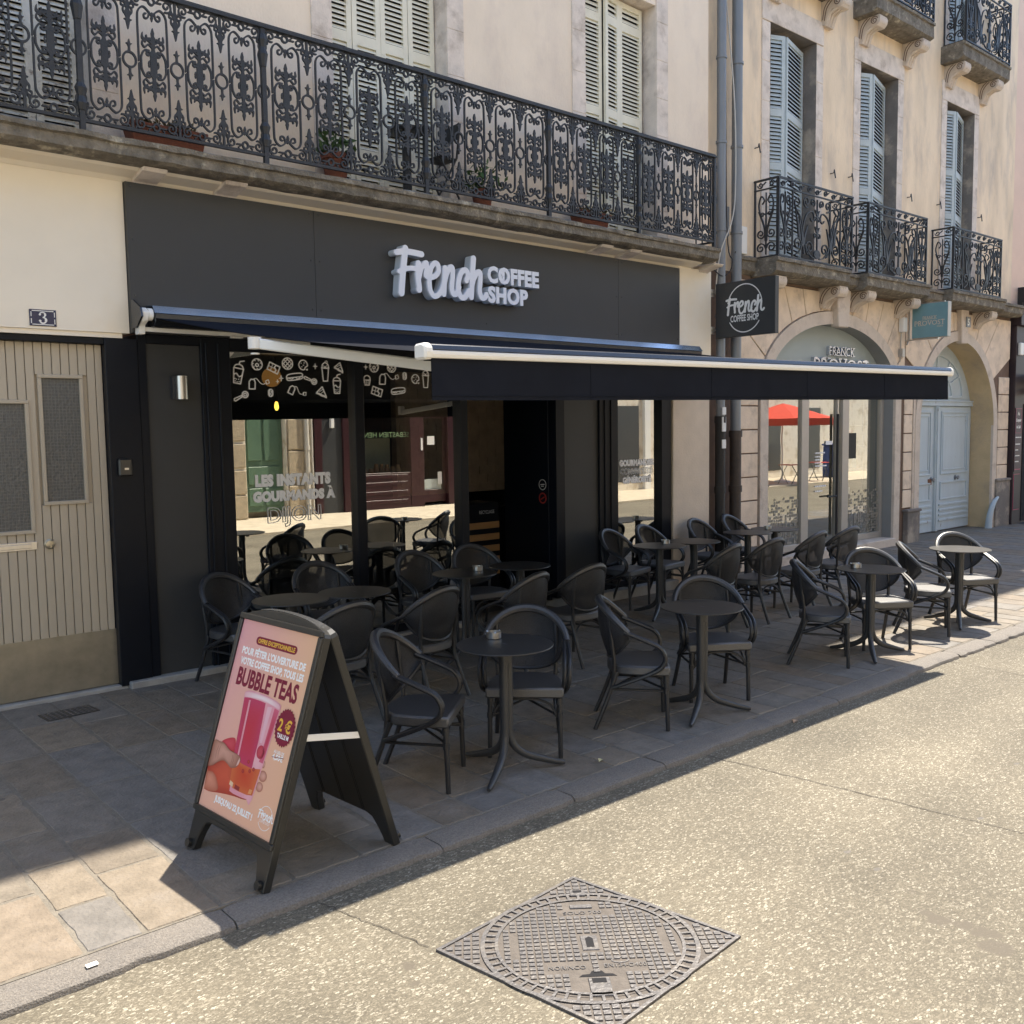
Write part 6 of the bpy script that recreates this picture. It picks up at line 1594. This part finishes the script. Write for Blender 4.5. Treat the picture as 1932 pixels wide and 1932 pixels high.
# raised snap frame round the poster
mb = MB(); U0, U1, V0, V1 = -.348, .348, .225, 1.195
fw = .030
for (a, b, c, d) in ((U0 - fw, U1 + fw, V0 - fw, V0), (U0 - fw, U1 + fw, V1, V1 + fw)): mb.fbox(fF, a, b, c, d, .001, .016)
for (a, b) in ((U0 - fw, U0), (U1, U1 + fw)): mb.fbox(fF, a, b, V0 + .0005, V1 - .0005, .001, .0155)
mb.build('snap_frame', mt['bframe'], bd, bevel=.004)
mb = MB()
for k in (-.2, -.185, -.02, -.005, .16, .175): mb.fbox(fB, k, k + .004, .18, 1.15, -.0475, -.0445)
mb.build('rear_ribs', mt['bframe'], bd)
mb = MB()
for fr in (fF, fB):
    for u in (-HW + .035, HW - .035): mb.tube([fr(u, .03, -.03), fr(u, .03, .02)], .022, 10)
mb.build('foot_roller', mt['bframe'], bd, smooth=True)
mb = MB()
for fr, w0 in ((fF, 0), (fB, 0)):
    pts = [(HW * .98 * math.cos(a), TOP - .06 + .075 * math.sin(a)) for a in [PI * i / 20 for i in range(21)]]
    for (u0, v0), (u1, v1) in zip(pts[:-1], pts[1:]): mb.quad(fr(u0, v0 + .0015, -.042), fr(u1, v1 + .0015, -.042), fr(u1, v1 + .0015, -.004), fr(u0, v0 + .0015, -.004))
mb.build('head_trim', M('glossy_black_trim', (.06, .06, .06), .22, .03, 5, spec=1.0), bd)
mb = MB(); a, b = fF(HW - .012, .72, -.03), fB(-HW + .012, .66, -.03); d = (b - a)
mb.fbox(F(a, d, (0, 0, 1)), 0, d.length, -.016, .016, -.003, .003); mb.build('spreader_bar', mt['whitem'], bd)
# poster, printed layers 0.4 mm apart
W_, H_ = U1 - U0, V1 - V0
pw, ph = W_ / .60, H_
def PF(u, v, w=0): return fF(U0 + u * pw, V0 + v * ph, .0025 + w)
PF.x = fF.x
class PFr:
    def __init__(s, u=0, v=0): s.u = u; s.v = v
    def __call__(s, a, b, w=0): return PF(s.u + a, s.v + b, w)
PP = PFr()
mb = MB()
cTL, cTR, cBL, cBR = (.74, .36, .38), (.79, .48, .29), (.79, .44, .32), (.79, .45, .29)
for j in range(13):
    for i in range(9): mb.v.append(PF(.6 * i / 8, j / 12)); mb.c.append(tuple((cBL[k] * (1 - i / 8) + cBR[k] * i / 8) * (1 - j / 12) + (cTL[k] * (1 - i / 8) + cTR[k] * i / 8) * j / 12 for k in range(3)))
mb.f = [(j * 9 + i, j * 9 + i + 1, (j + 1) * 9 + i + 1, (j + 1) * 9 + i) for j in range(12) for i in range(8)]
po = mb.build('poster', mt['poster'], bd)
def layer(name, pts, w, m):
    mb = MB(); mb.flat(PP, pts, w * .0004); return mb.build(name, m, po)
def shaded(name, pts, w, ce, cc, c=None, k=.55):
    # printed colour blend from rim to middle (part of the print)
    mb = MB(); n = len(pts); cx = c[0] if c else sum(p[0] for p in pts) / n; cy = c[1] if c else sum(p[1] for p in pts) / n
    mid = [(cx + (px - cx) * k, cy + (py - cy) * k) for px, py in pts]
    for p in pts: mb.v.append(PP(p[0], p[1], w * .0004)); mb.c.append(ce)
    for p in mid: mb.v.append(PP(p[0], p[1], w * .0004)); mb.c.append(tuple((a * .35 + b * .65) for a, b in zip(ce, cc)))
    mb.v.append(PP(cx, cy, w * .0004)); mb.c.append(cc)
    mb.f = [(i, (i + 1) % n, n + (i + 1) % n, n + i) for i in range(n)] + [(n + i, n + (i + 1) % n, 2 * n) for i in range(n)]
    return mb.build(name, mt['poster'], po)
def rr(x0, x1, y0, y1, r): 
    return [(x1 - r + r * math.cos(a), y1 - r + r * math.sin(a)) for a in D(0, 30, 60, 90)] + [(x0 + r + r * math.cos(a), y1 - r + r * math.sin(a)) for a in D(90, 120, 150, 180)] + [(x0 + r + r * math.cos(a), y0 + r + r * math.sin(a)) for a in D(180, 210, 240, 270)] + [(x1 - r + r * math.cos(a), y0 + r + r * math.sin(a)) for a in D(270, 300, 330, 360)]
layer('offer_pill', rr(.14, .466, .884, .928, .021), 1, mt['maroon'])
def ptext(s, u, v, size, width, w, m, offset=.0, align='LEFT', shear=.0):
    mb = text_mb(s, PFr(), size, u, v, w * .0004, width=width, offset=offset, align=align, shear=shear); return mb.build('print_lettering', m, po)
ptext('OFFRE EXCEPTIONNELLE', .157, .895, .032, .293, 2, mt['yellow'], .0012)
ptext('POUR FÊTER L\'OUVERTURE DE', .047, .822, .050, .505, 2, mt['pwhite'], .0024)
ptext('VOTRE COFFEE SHOP, TOUS LES', .054, .768, .050, .502, 2, mt['pwhite'], .0024)
ptext('BUBBLE TEAS', .058, .660, .126, .485, 2, mt['maroon'], .0045)
skin = M('print_skin', (.44, .17, .11), .35, 0, col2=(.62, .33, .25), c2scale=14, c2lo=.45, c2hi=.6)
skin2 = M('print_skin_light', (.60, .30, .22), .35, 0, col2=(.4, .15, .1), c2scale=18, c2lo=.5, c2hi=.65)
redskin = M('print_red_glow', (.50, .045, .03), .35, 0, col2=(.6, .13, .07), c2scale=12)
pink = M('print_pink_drink', (.53, .045, .09), .35, 0, col2=(.62, .08, .16), c2scale=8)
orange = M('print_orange_drink', (.60, .085, .025), .35, 0, col2=(.7, .16, .04), c2scale=12)
pale = M('print_pink_glass', (.74, .32, .38), .35, 0, col2=(.8, .42, .46), c2scale=6)
shaded('print_palm', sm2([(.0, .20), (.06, .245), (.13, .33), (.20, .33), (.24, .22), (.30, .16), (.40, .148), (.34, .128), (.26, .120), (.158, .104), (.06, .084), (.0, .085)], 3)[:-1], 1, (.40, .05, .03), (.62, .10, .05), (.16, .2))
shaded('print_palm', sm2([(.0, .178), (.05, .185), (.09, .165), (.125, .12), (.10, .096), (.05, .086), (.0, .086)], 3)[:-1], 2, (.42, .12, .07), (.66, .27, .18), (.04, .145))
shaded('print_palm', sm2([(.065, .345), (.11, .378), (.165, .39), (.18, .34), (.14, .322)], 4, True)[:-1], 2, (.50, .03, .05), (.62, .07, .10))
for (cx, cy, rx, ry) in ((.436, .273, .030, .027), (.430, .218, .026, .024), (.424, .327, .010, .018)): shaded('print_finger', circle(cx, cy, rx, ry, 18)[:-1], 2, (.40, .14, .09), (.70, .38, .29), (cx + .006, cy + .004))
layer('print_glass', sm2([(.154, .607), (.152, .628), (.17, .642), (.22, .65), (.30, .651), (.38, .645), (.43, .635), (.446, .622), (.446, .60), (.40, .146), (.36, .135), (.25, .13), (.20, .14)], 2)[:-1], 3, pale)
shaded('print_drink', [(.158, .605), (.20, .612), (.27, .615), (.33, .613), (.338, .52), (.345, .42), (.345, .28), (.27, .27), (.188, .28), (.176, .40), (.166, .52)], 4, (.50, .045, .12), (.52, .03, .055), (.26, .45))
shaded('print_drink', [(.405, .605), (.440, .60), (.428, .47), (.415, .33), (.385, .33), (.395, .47)], 4, (.62, .12, .2), (.5, .04, .08))
shaded('print_drink', circle(.38, .377, .030, .034, 16)[:-1], 4, (.46, .03, .06), (.55, .07, .1))
shaded('print_drink', [(.190, .30), (.26, .287), (.345, .285), (.41, .30), (.403, .235), (.395, .165), (.35, .155), (.29, .153), (.24, .155), (.206, .165), (.198, .235)], 5, (.62, .15, .05), (.56, .06, .025), (.30, .235))
layer('print_highlight', [(.200, .60), (.213, .603), (.226, .32), (.214, .30)], 5, pale)
layer('print_highlight', [(.352, .60), (.385, .605), (.372, .42), (.357, .42)], 5, M('print_rose_highlight', (.78, .46, .52), .35, 0))
layer('print_ice', [(.205, .165), (.235, .158), (.235, .180), (.208, .186)], 6, M('print_pale_amber', (.80, .55, .35), .35, 0)); layer('print_ice', [(.25, .158), (.29, .154), (.29, .175), (.252, .178)], 6, M('print_wine', (.28, .03, .03), .35, 0)); layer('print_ice', [(.36, .165), (.385, .168), (.388, .19), (.365, .188)], 6, M('print_amber', (.72, .3, .12), .35, 0))
for x_, y_ in ((.31, .31), (.335, .27), (.285, .255), (.36, .285)): shaded('print_bubble', circle(x_, y_, .010, .010, 12)[:-1], 6, (.3, .02, .03), (.5, .06, .04))
shaded('print_rim', sm2([(.158, .61), (.157, .628), (.18, .639), (.24, .645), (.33, .645), (.41, .636), (.44, .622), (.44, .606), (.40, .612), (.3, .618), (.2, .616)], 2)[:-1], 6, (.76, .42, .46), (.86, .72, .72), (.3, .632))
th = sm2([(.0, .20), (.0, .334), (.05, .345), (.085, .348), (.12, .336), (.15, .325), (.20, .322), (.236, .316), (.247, .30), (.243, .283), (.232, .262), (.215, .252), (.185, .244), (.15, .256), (.115, .262), (.075, .242), (.03, .205)], 3)[:-1]
shaded('print_thumb', th, 7, (.30, .12, .08), (.62, .33, .25), (.10, .31), .6)
for q_ in ([(.175, .312), (.182, .29), (.180, .262)], [(.187, .313), (.194, .29), (.191, .262)], [(.055, .335), (.045, .29), (.052, .25)], [(.07, .337), (.062, .29), (.07, .255)]):
    mb = MB(); stroke_solid(mb, stroke_mesh([(sm2(q_), [.0002, .0005, .0007, .0009, .001, .001, .001, .001, .001, .0009, .0007, .0005, .0002])], .0012), PP, None, .0032); mb.build('print_crease', M('print_crease', (.2, .07, .045), .35, 0), po)
shaded('print_nail', [(.224, .262), (.240, .274), (.2455, .298), (.238, .312), (.230, .29)], 8, (.62, .34, .28), (.78, .52, .45))
layer('price_badge', [((.066 if i % 2 else .0725) * math.cos(PI * i / 26) + .512, (.0865 if i % 2 else .095) * math.sin(PI * i / 26) + .532) for i in range(52)], 8, mt['maroon'])
ptext('2 €', .509, .512, .082, .095, 9, mt['yellow'], .0025, 'CENTER')
ptext('TAILLE M', .512, .478, .030, .085, 9, mt['pwhite'], .001, 'CENTER')
ptext('AU LIEU DE', .510, .402, .022, .075, 2, mt['pwhite'], .0006, 'CENTER')
ptext('4,50€', .508, .372, .036, .080, 2, mt['pwhite'], .0014, 'CENTER')
layer('strike_line', [(.466, .378), (.553, .390), (.553, .393), (.466, .381)], 3, mt['maroon'])
ptext("JUSQU'AU 22 JUILLET !", .118, .054, .042, .312, 2, mt['pwhite'], .0022)
lg = stroke_mesh([([(.05 * math.cos(a), .057 * math.sin(a)) for a in [.3 + i * .12 for i in range(21)]], .0014), ([(.05 * math.cos(a), .057 * math.sin(a)) for a in [PI + .55 + i * .12 for i in range(18)]], .0014)], .0016)
mb = MB(); stroke_solid(mb, lg, PFr(.524, .094), None, .0008); stroke_solid(mb, FRENCH, PFr(.524, .103), None, .0012, .0128, .0125); text_mb('COFFEE SHOP', PFr(.524, .068), .018, 0, 0, .0008, width=.078, align='CENTER', mb=mb); mb.build('logo', mt['pwhite'], po)

# ================================================================== MANHOLE, GRATE, LITTER
mh = thing('manhole_cover', (2.70, -5.385, -.04), 'square framed round cast iron manhole cover in the speckled road', 'manhole cover')
fm = F((2.70, -5.385, -.04), (.79, -.613, 0), (.613 * .95, .79 * .95, 0)); MX, MY = .640, .590
q4 = [(-MX, 0), (0, -MY), (MX, 0), (0, MY)]
ell = .93
def EL(r, n=72): return [(r * math.cos(2 * PI * i / n), r * ell * math.sin(2 * PI * i / n)) for i in range(n)]
mb = MB(); mb.prism(fm, q4, -.04, .0045); mb.build('frame_bed', mt['castdark'], mh)
RD = .405
def ring(mb, r0, r1, w0, w1, n=96):
    for i in range(n):
        a, b = 2 * PI * i / n, 2 * PI * (i + 1) / n
        P = [(r0, a), (r1, a), (r1, b), (r0, b)]
        P = [(r * math.cos(t), r * ell * math.sin(t)) for r, t in P]
        mb.add([fm(p[0], p[1], w1) for p in P] + [fm(p[0], p[1], w0) for p in P], [(0, 1, 2, 3), (0, 4, 5, 1), (2, 6, 7, 3)])
mb = MB()
def inside(x, y, m): return abs(x) / MX + abs(y) / MY < 1 - m
ring(mb, RD + .033, RD + .052, .0, .010)
for k in range(4):
    a, b = q4[k], q4[(k + 1) % 4]; A_, B_ = (a[0] * .965, a[1] * .965), (b[0] * .965, b[1] * .965)
    mb.prism(fm, [a, b, B_, A_], .003, .0105)
p = .0365
for i in range(-19, 20):
    for j in range(-19, 20):
        x, y = i * p, j * p * ell
        r = math.hypot(x, y / ell)
        if r > RD + .066 and inside(x, y, .055): mb.fbox(fm, x - .0138, x + .0138, y - .0125, y + .0125, .004, .0098)
mb.build('frame', mt['castiron'], mh, bevel=0)
mb = MB(); mb.prism(fm, EL(RD + .004), -.01, .0062); mb.build('lid_bed', mt['castdark'], mh)
mb = MB(); ring(mb, RD - .022, RD - .008, .003, .0115)
for k in range(56):
    a = 2 * PI * k / 56; c, s = math.cos(a), math.sin(a)
    if k % 1 == 0:
        t_ = (-s * .006, c * .006)
        P = [((RD - .01) * c - t_[0], ((RD - .01) * s - t_[1]) * ell), ((RD + .034) * c - t_[0], ((RD + .034) * s - t_[1]) * ell), ((RD + .034) * c + t_[0], ((RD + .034) * s + t_[1]) * ell), ((RD - .01) * c + t_[0], ((RD - .01) * s + t_[1]) * ell)]
        mb.prism(fm, P, .004, .011)
holes = [(-.05, .05, -.07, .07), (-.09, .09, -.36, -.235), (-.19, -.03, -.20, -.145), (.03, .19, -.20, -.15), (-.1, .12, .225, .27), (-.06, .06, .30, .36), (-.325, -.30, -.1, .1), (.30, .325, -.1, .1)]
for i in range(-13, 14):
    for j in range(-13, 14):
        x, y = i * .0315, j * .0315 * ell
        if math.hypot(x, y / ell) > RD - .034: continue
        if any(a - .012 < x < b + .012 and c - .01 < y < d + .01 for a, b, c, d in holes): continue
        mb.fbox(fm, x - .0115, x + .0115, y - .0105, y + .0105, .006, .0108)
lid = mb.build('lid_pads', mt['castiron'], mh)
mb = MB(); text_mb('SOLO 700', fm, .036, 0, .235, .0064, width=.17, align='CENTER', extrude=.0015, mb=mb); text_mb('NORINCO', fm, .036, -.115, -.19, .0064, width=.15, align='CENTER', extrude=.0015, mb=mb); text_mb('EN124-D400', fm, .036, .12, -.185, .0064, width=.17, align='CENTER', extrude=.0015, mb=mb)
stroke_solid(mb, stroke_mesh([(circle(.105, -.135, .034, .018), .003)], .003), fm, .006, .0085)
mb.build('cast_lettering', mt['castiron'], lid)
for a_ in ((-.035, .035, -.055, .055, .006, .010), (-.05, .05, .285, .315, .006, .012), (-.042, .042, -.375, -.255, .006, .0115), (-.035, .035, .40, .455, .003, .012)): mb = MB(); mb.fbox(fm, *a_); mb.build('lifting_key_plate', mt['castiron'], lid, bevel=.002)
mb = MB(); mb.prism(fm, [(-.016, -.035), (.016, -.035), (.016, .03), (0, .045), (-.016, .03)], .0102, .0112); mb.fbox(fm, -.028, .028, -.292, -.262, .0117, .0127); mb.prism(fm, [(-.075, -.243), (.075, -.243), (.06, -.228), (.03, -.225), (.02, -.205), (-.02, -.205), (-.03, -.225), (-.06, -.228)], .0066, .0076); mb.fbox(fm, -.02, .02, .425, .445, .0122, .0132); mb.build('keyhole', mt['void'], lid)

gt = thing('drain_grate', (2.06, -.47, 0), 'small dark perforated drain plate set in the paving by the door', 'drain cover')
fg = F((2.06, -.46, .002), (1, .08, 0), (-.08, 1, 0)); mb = MB(); mb.fbox(fg, -.19, .19, -.11, .11, 0, .004); mb.build('plate', mt['iron'], gt)
mb = MB()
for i in range(9):
    for j in range(5): mb.lathe(fg(-.16 + i * .04, -.08 + j * .04, .0042), [(.012, 0), (.008, .003)], 8)
mb.build('studs', mt['castiron'], gt)
tag(MB().box(1.055, 1.10, -4.215, -4.185, .001, .003).build('paper_scrap', mt['paper'], origin=(1.08, -4.2, 0)), 'tiny white paper scrap on the sunny kerb stone', 'litter')
mb = MB(); c = Vector((4.22, -3.98, .004)); mb.add([c, c + Vector((.03, -.01, .012)), c + Vector((.045, .01, .004)), c + Vector((.015, .02, .016))], [(0, 1, 2, 3)]); mb.add([c, c + Vector((-.01, .02, .02)), c + Vector((.012, .03, .005))], [(0, 1, 2)]); tag(mb.build('dry_leaf', M('straw_leaf', (.5, .45, .25), .7, .1, 20), origin=tuple(c)), 'small pale dry leaf near the foot of the nearest front table', 'leaf')
mb = MB(); c = Vector((5.9, -4.31, -.036)); mb.add([c, c + Vector((.05, -.01, .012)), c + Vector((.08, .02, .004)), c + Vector((.03, .03, .016))], [(0, 1, 2, 3)]); tag(mb.build('dry_leaf', M('brown_leaf', (.35, .24, .15), .7, .1, 20), origin=tuple(c)), 'brown dry leaf lying in the gutter below the kerb', 'leaf')
